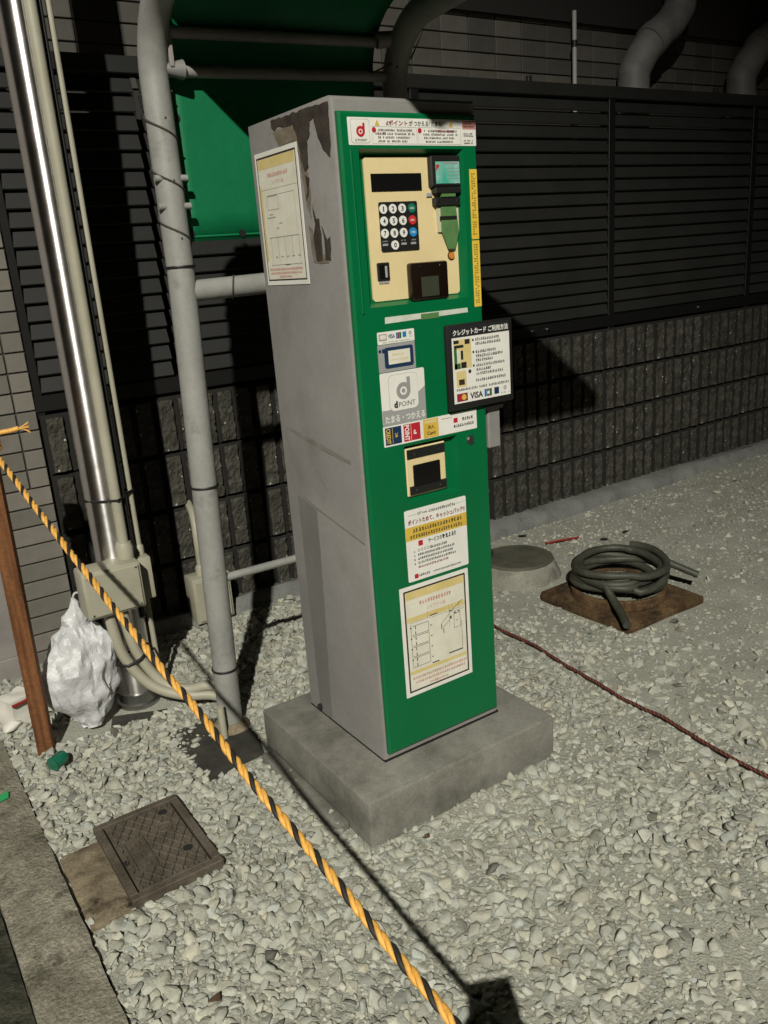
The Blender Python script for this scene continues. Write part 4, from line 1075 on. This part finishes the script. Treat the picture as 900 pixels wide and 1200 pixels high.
# meter box on the wall
wb = empty('wall_box', (.10, 1.36, .1), 'beige electrical box with conduit at the foot of the block wall', 'electrical box')
mb = MB(); mb.bbox(.010, .165, 1.315, 1.405, .050, .235, .007, 2); mb.build('box', 'beige_plastic', wb, smooth=40)
mb = MB(); mb.bbox(.020, .155, 1.307, 1.316, .060, .225, .004, 1); mb.build('lid', 'beige_plastic', wb)
mb = MB(); mb.lathe((.070, 1.36, .235), [(.023, 0), (.023, .03), (.017, .04)], 14); mb.build('gland', 'beige_plastic', wb, smooth=40)
mb = MB(); mb.tube(smooth_path([(.070, 1.36, .26), (.070, 1.36, .36), (.082, 1.40, .46), (.10, 1.50, .50)]), .0155, 12); mb.build('conduit', 'beige_plastic', wb, smooth=60)

# ------------------------------------------------------------------ stakes and ropes
st = MB()
def stake(cx, cy, z0, z1, w, d, lean, yaw, label):
    mb = MB(); n = 14; R = Matrix.Rotation(yaw, 3, 'Z')
    for k in range(n+1):
        t = k/n; z = z0+(z1-z0)*t
        for (a, b) in ((-1,-1), (1,-1), (1,1), (-1,1)):
            e = .0012*noise.noise(Vector((a*3+z*9, b*5, 8)))
            p = R @ Vector((a*(w/2+e), b*(d/2+e), 0)); mb.v.append((cx+p.x+lean*(z), cy+p.y, z))
    for k in range(n):
        for q in range(4): mb.f.append((k*4+q, k*4+(q+1) % 4, k*4+4+(q+1) % 4, k*4+4+q))
    mb.f += [(3,2,1,0), tuple(n*4+q for q in range(4))]
    o = mb.build('wooden_stake', 'wood_stake', origin=(cx, cy, 0))
    bv = o.modifiers.new('edges', 'BEVEL'); bv.width = .0025; bv.segments = 2
    return tag(o, label, 'stake', 'rope stakes')
stake(-.662, .860, -.08, 1.02, .046, .040, .012, -.35, 'reddish brown wooden stake beside the white plastic bag')
stake(-.484, -1.026, -.08, .458, .080, .070, 0, -.45, 'short reddish brown wooden stake holding the near end of the striped rope')

def rope(A, B, sag, r, pitch, mats, name, label, ground=False, seed=0, wig=.004):
    A, B = Vector(A), Vector(B); L = (B-A).length
    rt = empty(name, A, label, 'rope'); n = int(L/pitch*14)
    T = (B-A).normalized(); U = T.orthogonal().normalized(); Wv = T.cross(U)
    for s_, mt in enumerate(mats):
        pts = []
        for k in range(n+1):
            t = k/n; c = A.lerp(B, t); c.z -= sag*4*t*(1-t)
            c += Vector((wig*noise.noise(Vector((t*9, seed, 1))), wig*noise.noise(Vector((t*9, seed, 5))), 0))
            if ground: c.z = gz(c.x, c.y) + r + .010 + .004*noise.noise(Vector((t*25, 2, 2)))
            a = 2*math.pi*(t*L/pitch + s_/len(mats))
            pts.append(c + (U*math.cos(a)+Wv*math.sin(a))*r*.50)
        mb = MB(); mb.tube(pts, r*.54, 8); mb.build('strand', mt, rt, smooth=70)
    return rt
tr = rope((-.640, .838, .938), (-.495, -.992, .428), .022, .0078, .062, ('rope_yellow', 'rope_yellow', 'rope_black'), 'striped_rope', 'yellow and black striped rope stretched between the wooden stakes')
# knot and frayed tail at the far stake
mb = MB(); kz_ = .935
for q in range(3):
    mb.tube([(-.651+.034*math.cos(a), .860+.032*math.sin(a), kz_+.012*q+.004*math.sin(a)) for a in [2*math.pi*k/20 for k in range(20)]], .007, 8, closed=True)
mb.build('knot', 'rope_yellow', tr, smooth=60)
mb = MB(); mb.tube(smooth_path([(-.632, .842, .955), (-.615, .835, .975), (-.590, .828, .978), (-.566, .822, .982)]), .007, 8, rs=None); mb.build('tail', 'rope_yellow', tr, smooth=60)
for q in range(9):
    a = random.uniform(-.6, .6); b = random.uniform(-.6, .6)
    mb = MB(); p = Vector((-.570, .823, .981)); mb.tube([p, p+Vector((.016, -.003+b*.006, .002+a*.008)), p+Vector((.030, -.006+b*.018, .002+a*.026))], .0016, 5); mb.build('frayed_end', 'rope_yellow', tr)
mb = MB(); 
for q in range(3):
    mb.tube([(-.484+.050*math.cos(a), -1.022+.050*math.sin(a), .362+.012*q) for a in [2*math.pi*k/20 for k in range(20)]], .007, 8, closed=True)
mb.build('knot', 'rope_yellow', tr, smooth=60)
rope((.925, 1.05, .02), (.790, -.72, .02), 0, .0050, .030, ('rope_red', 'rope_black', 'rope_red', 'rope_black'), 'red_rope', 'thin red and black rope lying across the gravel behind the machine', ground=True, seed=4, wig=.014)

# ------------------------------------------------------------------ white plastic bag
bag = empty('plastic_bag', (-.545, .93, 0), 'crumpled white plastic bag standing beside the wooden stake', 'bag')
def lerp_prof(prof, t):
    for (a, x), (b, y) in zip(prof, prof[1:]):
        if a <= t <= b:
            f = (t-a)/(b-a); f = f*f*(3-2*f); return x+(y-x)*f
    return prof[-1][1]
def crumple(p, seed, amp):
    e = 0
    for f, g in ((8, .9), (15, .75), (30, .42), (62, .18)):
        e += g*(.5-abs(noise.noise(Vector((p.x*f, p.y*f, p.z*f*.45+seed))))*2.2)
    return amp*e
def sack(name, hw, cxp, cyp, z0, z1, seed, amp, nu=84, nv=46, flat=.75):
    mb = MB()
    for j in range(nv+1):
        t = j/nv; z = z0+(z1-z0)*t
        r = lerp_prof(hw, t); cx = lerp_prof(cxp, t); cy = lerp_prof(cyp, t)
        for i in range(nu):
            a = 2*math.pi*i/nu; d = Vector((math.cos(a), math.sin(a)*flat, 0))
            p = Vector((cx, cy, z))+d*r; e = crumple(p, seed, amp)*min(1, r/.03)
            w = 1+.16*noise.noise(Vector((math.cos(a)*1.3, math.sin(a)*1.3, seed+t*1.2)))
            q = Vector((cx, cy, z))+d*(r*w)+d.normalized()*e
            mb.v.append((q.x, q.y, max(.012, q.z+.5*e)))
    for j in range(nv):
        for i in range(nu): mb.f.append((j*nu+i, j*nu+(i+1) % nu, (j+1)*nu+(i+1) % nu, (j+1)*nu+i))
    mb.f.append(tuple(range(nu-1, -1, -1))); mb.f.append(tuple(nv*nu+i for i in range(nu)))
    return mb.build(name, 'bag_white', bag, smooth=28)
sack('sack', [(0, .030), (.10, .062), (.30, .112), (.46, .108), (.62, .078), (.82, .036), (.95, .013), (1, .005)],
     [(0, -.510), (.35, -.523), (.7, -.503), (1, -.490)], [(0, .915), (.5, .935), (1, .955)], .012, .425, 3, .019)
sack('bunched_top', [(0, .012), (.3, .034), (.6, .040), (.85, .022), (1, .006)],
     [(0, -.450), (.5, -.432), (1, -.455)], [(0, .90), (1, .91)], .17, .365, 9, .016, 48, 26)
mb = MB(); mb.tube(smooth_path([(-.492, .955, .41), (-.482, .95, .438), (-.462, .945, .432), (-.450, .935, .39), (-.452, .915, .345)]), .0035, 6, rs=None); mb.build('handle_loop', 'bag_white', bag, smooth=60)

# ------------------------------------------------------------------ cast iron cover
cv = empty('iron_cover', (-.546, .215, 0), 'square cast iron access cover with diamond tread set in the gravel', 'cover')
cx0, cx1, cy0, cy1 = -.656, -.436, .050, .378
cz = .020
mb = MB(); fw = .020
mb.bbox(cx0, cx1, cy0, cy0+fw, -.05, cz, .002); mb.bbox(cx0, cx1, cy1-fw, cy1, -.05, cz, .002)
mb.bbox(cx0, cx0+fw, cy0+fw, cy1-fw, -.05, cz-.0004, .002); mb.bbox(cx1-fw, cx1, cy0+fw, cy1-fw, -.05, cz-.0004, .002); mb.build('frame', 'cast_iron', cv)
lx0, lx1, ly0, ly1 = cx0+fw+.004, cx1-fw-.004, cy0+fw+.004, cy1-fw-.004
mb = MB(); mb.bbox(lx0, lx1, ly0, ly1, -.03, cz-.004, .002); mb.build('lid', 'cast_iron', cv)
mb = MB(); mb.box(cx0+.01, cx1-.01, cy0+.01, cy1-.01, -.06, -.02); mb.build('pit', 'iron_dark', cv)
zt = cz-.004
BX = (lx0+.018, lx0+.068, .135, .262)       # plate with lettering (left side of the lid)
RING = (lx1-.046, .262, .020)
holes = [(lx1-.030, .325), (lx1-.028, .150)]
def clear(x, y):
    if BX[0]-.006 < x < BX[1]+.006 and BX[2]-.006 < y < BX[3]+.006: return False
    if math.hypot(x-RING[0], y-RING[1]) < RING[2]+.004: return False
    return all(math.hypot(x-a, y-b) > .016 for a, b in holes)
mb = MB(); step = .027
def rib(p, q):
    n = 12; run = []
    d = (Vector(q)-Vector(p)); L = d.length; d.normalize(); nrm = Vector((-d.y, d.x))*.0024
    m = max(2, int(L/.006)); segs = []; cur = None
    for k in range(m):
        a = Vector(p)+d*L*k/m; b = Vector(p)+d*L*(k+1)/m; c = (a+b)/2
        if clear(c.x, c.y): cur = (cur[0], b) if cur else (a, b)
        else:
            if cur: segs.append(cur)
            cur = None
    if cur: segs.append(cur)
    for a, b in segs:
        mb.add([(a.x+nrm.x, a.y+nrm.y, zt), (a.x-nrm.x, a.y-nrm.y, zt), (b.x-nrm.x, b.y-nrm.y, zt), (b.x+nrm.x, b.y+nrm.y, zt),
                (a.x+nrm.x*.5, a.y+nrm.y*.5, zt+.0042), (a.x-nrm.x*.5, a.y-nrm.y*.5, zt+.0042), (b.x-nrm.x*.5, b.y-nrm.y*.5, zt+.0042), (b.x+nrm.x*.5, b.y+nrm.y*.5, zt+.0042)],
               [(4,5,6,7), (0,1,5,4), (1,2,6,5), (2,3,7,6), (3,0,4,7)])
ax0, ax1, ay0, ay1 = lx0+.006, lx1-.006, ly0+.006, ly1-.006
for sgn in (1, -1):
    sl = sgn*.62                                # slope dx/dy of the ribs
    c = -1.2
    while c < 1.2:
        c += step
        pts = []
        for yy in (ay0, ay1):
            xx = c + sl*(yy-.2) - .55
            pts.append((xx, yy))
        (xa, ya), (xb, yb) = pts
        # clip in x
        t0, t1 = 0.0, 1.0; dx = xb-xa
        ta, tb = (ax0-xa)/dx, (ax1-xa)/dx
        if ta > tb: ta, tb = tb, ta
        t0, t1 = max(t0, ta), min(t1, tb)
        if t1-t0 > .02: rib((xa+dx*t0, ya+(yb-ya)*t0), (xa+dx*t1, ya+(yb-ya)*t1))
mb.build('tread', 'cast_iron', cv)
mb = MB()
for (a, b, c, d) in ((BX[0], BX[1], BX[2], BX[2]+.003), (BX[0], BX[1], BX[3]-.003, BX[3]), (BX[0], BX[0]+.003, BX[2]+.003, BX[3]-.003), (BX[1]-.003, BX[1], BX[2]+.003, BX[3]-.003)):
    mb.box(a, b, c, d, zt-.001, zt+.004)
mb.build('plate_rim', 'cast_iron', cv)
mb = MB(); random.seed(3)
for k in range(3):                              # worn raised characters
    yc = BX[2]+.022+.040*k; xc = (BX[0]+BX[1])/2
    for q in range(3): mb.box(xc-.013+.011*q, xc-.0105+.011*q, yc-.013, yc+.013*random.uniform(.3, 1), zt-.001, zt+.003)
    for q in range(3): mb.box(xc-.014, xc+.013*random.uniform(.4, 1), yc-.012+.010*q, yc-.0095+.010*q, zt-.001, zt+.0034)
mb.build('raised_marks', 'cast_iron', cv)
mb = MB(); mb.tube([(RING[0]+.018*math.cos(a), RING[1]+.018*math.sin(a), zt+.001) for a in [2*math.pi*k/24 for k in range(24)]], .0026, 6, closed=True)
mb.tube([(RING[0], RING[1]-.010, zt+.001), (RING[0], RING[1]+.010, zt+.001)], .002, 6); mb.tube([(RING[0]-.009, RING[1], zt+.001), (RING[0]+.009, RING[1]+.002, zt+.001)], .002, 6); mb.build('round_emblem', 'cast_iron', cv)
for a, b in holes:
    mb = MB(); mb.lathe((a, b, zt), [(.012, -.001), (.012, .0008)], 14); mb.build('lifting_hole', 'iron_dark', cv)
mb = MB(); mb.bbox(lx0-.002, lx0+.010, .180, .196, zt-.002, zt+.003, .001); mb.build('hinge_notch', 'iron_dark', cv)

# ------------------------------------------------------------------ manhole, hose, plate
mh = empty('manhole', (1.335, .965, 0), 'round olive manhole lid on a raised concrete collar behind the machine', 'manhole')
mb = MB(); pr = [(.190, -.05), (.182, .010), (.165, .050), (.156, .066), (.150, .068)]
n = 40
for r, z in pr:
    for k in range(n):
        a = 2*math.pi*k/n; e = .012*noise.noise(Vector((math.cos(a)*2, math.sin(a)*2, z*20))) if r > .16 else 0
        mb.v.append((1.335+(r+e)*math.cos(a), .965+(r+e)*math.sin(a), z))
for i in range(len(pr)-1):
    for k in range(n): mb.f.append((i*n+k, i*n+(k+1) % n, (i+1)*n+(k+1) % n, (i+1)*n+k))
mb.f.append(tuple((len(pr)-1)*n+k for k in range(n)))
mb.build('collar', 'concrete', mh, smooth=50)
mb = MB(); mb.lathe((1.335, .965, .066), [(.152, 0), (.154, .004), (.152, .010), (.146, .013), (.144, .011), (.02, .012)], 44); mb.build('lid', 'lid_olive', mh, smooth=35)

pt = empty('rusty_drain_plate', (1.42, .47, 0), 'square rusty plate with a raised round drain rim under the hose', 'drain plate')
R = Matrix.Rotation(.035, 4, 'X') @ Matrix.Rotation(-.02, 4, 'Y')
def tilted(mb, base):
    mb.v = [tuple(R @ (Vector(v)-Vector(base)) + Vector(base)) for v in mb.v]; return mb
mb = MB(); mb.bbox(1.205, 1.635, .245, .695, -.01, .030, .010, 2); tilted(mb, (1.42, .47, 0)).build('plate', 'rust_plate', pt, smooth=40)
mb = MB(); mb.lathe((1.425, .485, .028), [(.185, 0), (.183, .030), (.176, .036), (.168, .036), (.166, .020)], 44, caps=False); mb.build('rim', 'rust_plate', pt, smooth=40)
mb = MB(); mb.lathe((1.425, .485, .03), [(.166, 0), (.166, .018), (.02, .019)], 40); mb.build('grating', 'iron_dark', pt, smooth=30)
for k in range(15):
    for ax in (0, 1):
        t = -.147+.021*k; h = math.sqrt(max(0, .160**2-t*t))
        if h < .03: continue
        mb = MB()
        if ax: mb.box(1.425-h, 1.425+h, .485+t-.004, .485+t+.004, .047, .0545)
        else: mb.box(1.425+t-.004, 1.425+t+.004, .485-h, .485+h, .047, .0540)
        mb.build('grate_bar', 'lid_steel', pt)
pts = []
HX, HY = 1.435, .490
loops = 6.4; n = int(loops*40)
rad = [.150, .166, .176, .160, .172, .150, .168]
for k in range(n+1):
    t = k/n; a = -2.0 + loops*2*math.pi*t; lp = t*loops
    i = int(lp); fr = lp-i; fr = fr*fr*(3-2*fr)
    r = rad[i]*(1-fr)+rad[min(i+1, 6)]*fr + .006*math.sin(a*3+i)
    z = .082 + .0125*lp + .006*math.sin(a*2+i*1.3)
    pts.append((HX+r*math.cos(a)*1.02+.012*math.sin(i*2.1), HY+r*math.sin(a)*1.0+.010*math.cos(i*1.7), z))
head = smooth_path([(1.155, .275, .058), (1.205, .305, .070), (1.265, .335, .080), (1.33, .345, .084)], 6)[:-1]
a_end = pts[-1]; ap = Vector(pts[-1])-Vector(pts[-2]); ap.normalize()
tail = smooth_path([a_end, tuple(Vector(a_end)+ap*.08+Vector((.01, 0, -.02))), tuple(Vector(a_end)+ap*.16+Vector((.03, 0, -.06)))], 6)[1:]
hs = empty('coiled_hose', (HX, HY, .06), 'dark grey rubber hose coiled on the rusty drain plate', 'hose')
mb = MB(); mb.tube(pts, .0145, 10); mb.build('coil', 'hose', hs, smooth=60)
mb = MB(); mb.tube(smooth_path([(1.290, .470, .150), (1.275, .420, .125), (1.262, .370, .085), (1.235, .310, .060), (1.185, .235, .047)], 8), .0145, 10); mb.build('loose_end', 'hose', hs, smooth=60)
mb = MB(); mb.tube(smooth_path([(1.560, .560, .155), (1.605, .470, .140), (1.640, .390, .110), (1.680, .310, .080)], 8), .0145, 10); mb.build('loose_end', 'hose', hs, smooth=60)

# ------------------------------------------------------------------ small litter
def blob(name, x, y, s, mat, label, cat, sc=(1, 1, .6), seed=0, rz=0, lift=.4):
    random.seed(seed); v, f = near_protos[seed % len(near_protos)]
    Rm = np.array(Matrix.Rotation(rz, 3, 'Z')); w = (v*np.array(sc)*s) @ Rm.T + np.array([x, y, gz(x, y)+s*sc[2]*lift+.008])
    mb = MB(); mb.add([tuple(p) for p in w], [tuple(int(i) for i in q) for q in f]); o = mb.build(name, mat, origin=(x, y, 0), smooth=40); return tag(o, label, cat)
blob('dark_pebble', -.005, -.17, .011, 'leaf_brown', 'small brown pebble in the gravel just off the plinth edge', 'pebble', seed=2)
blob('dark_pebble', -.475, -.265, .018, 'dark_stone', 'dark grey pebble in the gravel below the iron cover', 'pebble', seed=3)
blob('dark_pebble', -.605, -.300, .016, 'leaf_brown', 'brown flat stone beside the kerb below the iron cover', 'pebble', sc=(1, .7, .5), seed=5)
blob('dark_pebble', .60, -.205, .012, 'dark_stone', 'dark pebble in the pale gravel off the front of the plinth', 'pebble', seed=8)
gc = empty('bottle_cap', (-.655, .745, .02), 'green plastic cap lying on gravel beside the wooden stake', 'cap')
mb = MB(); c0 = Vector((-.672, .728, .030)); dv = Vector((.040, .022, .003)); mb.tube([c0, c0+dv*.25, c0+dv*.9, c0+dv], .019, 16, rs=[.019, .020, .020, .017]); mb.build('cap', 'green_plastic', gc, smooth=40)
mb = MB(); mb.tube([c0-dv*.01, c0+dv*.08], .0215, 16); mb.build('rim', 'green_plastic', gc, smooth=40)
mb = MB(); mb.add([(-.845, .655, .019), (-.805, .662, .020), (-.800, .690, .023), (-.840, .684, .019)], [(0,1,2,3)]); o = mb.build('green_scrap', 'litter_green', origin=(-.82, .67, .019)); m_ = o.modifiers.new('t', 'SOLIDIFY'); m_.thickness = .002
tag(o, 'bright green plastic scrap lying on the kerb', 'litter')
mb = MB(); mb.tube(smooth_path([(1.665, 1.135, .012), (1.72, 1.11, .016), (1.79, 1.095, .013), (1.83, 1.08, .014)]), .005, 6); o = mb.build('red_scrap', 'litter_red', origin=(1.68, 1.09, .02)); tag(o, 'short red rope scrap on gravel behind the coiled hose', 'litter')
for i, (x, y) in enumerate(((1.66, 1.28), (1.90, .98), (2.05, .98))):
    blob('dark_scrap', x, y, .014, 'iron_dark', ('black scrap at the foot of the block wall behind the manhole', 'black scrap on gravel right behind the coiled hose', 'black scrap on gravel beyond the coiled hose')[i], 'litter', sc=(1.8, .6, .4), seed=11+i, rz=-.6)
lb = empty('white_carton', (-.695, 1.11, 0), 'crushed white carton with red stripe behind the wooden stake', 'carton')
bm = bmesh.new(); bmesh.ops.create_cube(bm, size=1); bmesh.ops.subdivide_edges(bm, edges=bm.edges[:], cuts=4, use_grid_fill=True)
mb = MB(); Rc = Matrix.Rotation(.5, 3, 'Z')
bm.verts.index_update()
for v in bm.verts:
    p = Vector((v.co.x*.085, v.co.y*.075, v.co.z*.105)); e = noise.noise_vector(p*22)*.010; p = Rc @ (p+e); mb.v.append((p.x-.690, p.y+1.09, p.z+.055))
mb.f = [tuple(v.index for v in f.verts) for f in bm.faces]; bm.free(); mb.build('carton', 'litter_white', lb, smooth=30)
mb = MB(); mb.tube([tuple(Rc @ Vector((-.044, -.040, .040)) + Vector((-.690, 1.088, .058))), tuple(Rc @ Vector((.0, -.044, .036)) + Vector((-.690, 1.088, .06))), tuple(Rc @ Vector((.046, -.040, .040)) + Vector((-.690, 1.088, .06)))], .006, 6); mb.build('red_stripe', 'litter_red', lb)
blob('white_scrap', -.725, 1.045, .034, 'litter_white', 'crumpled pale paper on the ground before the white carton', 'litter', sc=(1.2, .9, .7), seed=6)

# ------------------------------------------------------------------ street lamp behind the camera (the light of the place)
sl = empty('street_lamp', (LAMP.x-.55, LAMP.y-.75, 0), 'grey street lamp on a tall post across the road', 'street lamp')
bx_, by_ = LAMP.x-.55, LAMP.y-.75
mb = MB(); mb.tube([(bx_, by_, -.2), (bx_, by_, 3), (bx_, by_, 6.3)], .08, 16, rs=[.10, .085, .06]); mb.build('post', 'steel_dull', sl, smooth=50)
mb = MB(); mb.tube(smooth_path([(bx_, by_, 6.25), (bx_+.06, by_+.08, 6.62), (bx_+.25, by_+.35, 6.76), (LAMP.x-.05, LAMP.y-.07, 6.78)]), .03, 12); mb.build('arm', 'steel_dull', sl, smooth=50)
mb = MB(); mb.lathe((LAMP.x, LAMP.y, 6.66), [(.13, 0), (.14, .03), (.10, .12), (.03, .15)], 24, caps=True); mb.build('lamp_head', 'steel_dull', sl, smooth=40)
mb = MB(); mb.lathe((LAMP.x, LAMP.y, 6.645), [(.06, 0), (.12, .008), (.12, .0145)], 24); mb.build('lamp_lens', 'lamp_glass', sl, smooth=40)
ld = bpy.data.lights.new('lamp_light', 'SPOT'); ld.energy = LAMP_POWER; ld.color = LAMP_COLOR
ld.shadow_soft_size = .08; ld.spot_size = math.radians(48); ld.spot_blend = 1.0
lo_ = bpy.data.objects.new('lamp_light', ld); COL.objects.link(lo_); lo_.parent = sl
lo_.location = LAMP - sl.location
aim = Vector((-.45, -.25, .45)) - LAMP
lo_.rotation_euler = aim.to_track_quat('-Z', 'Y').to_euler()
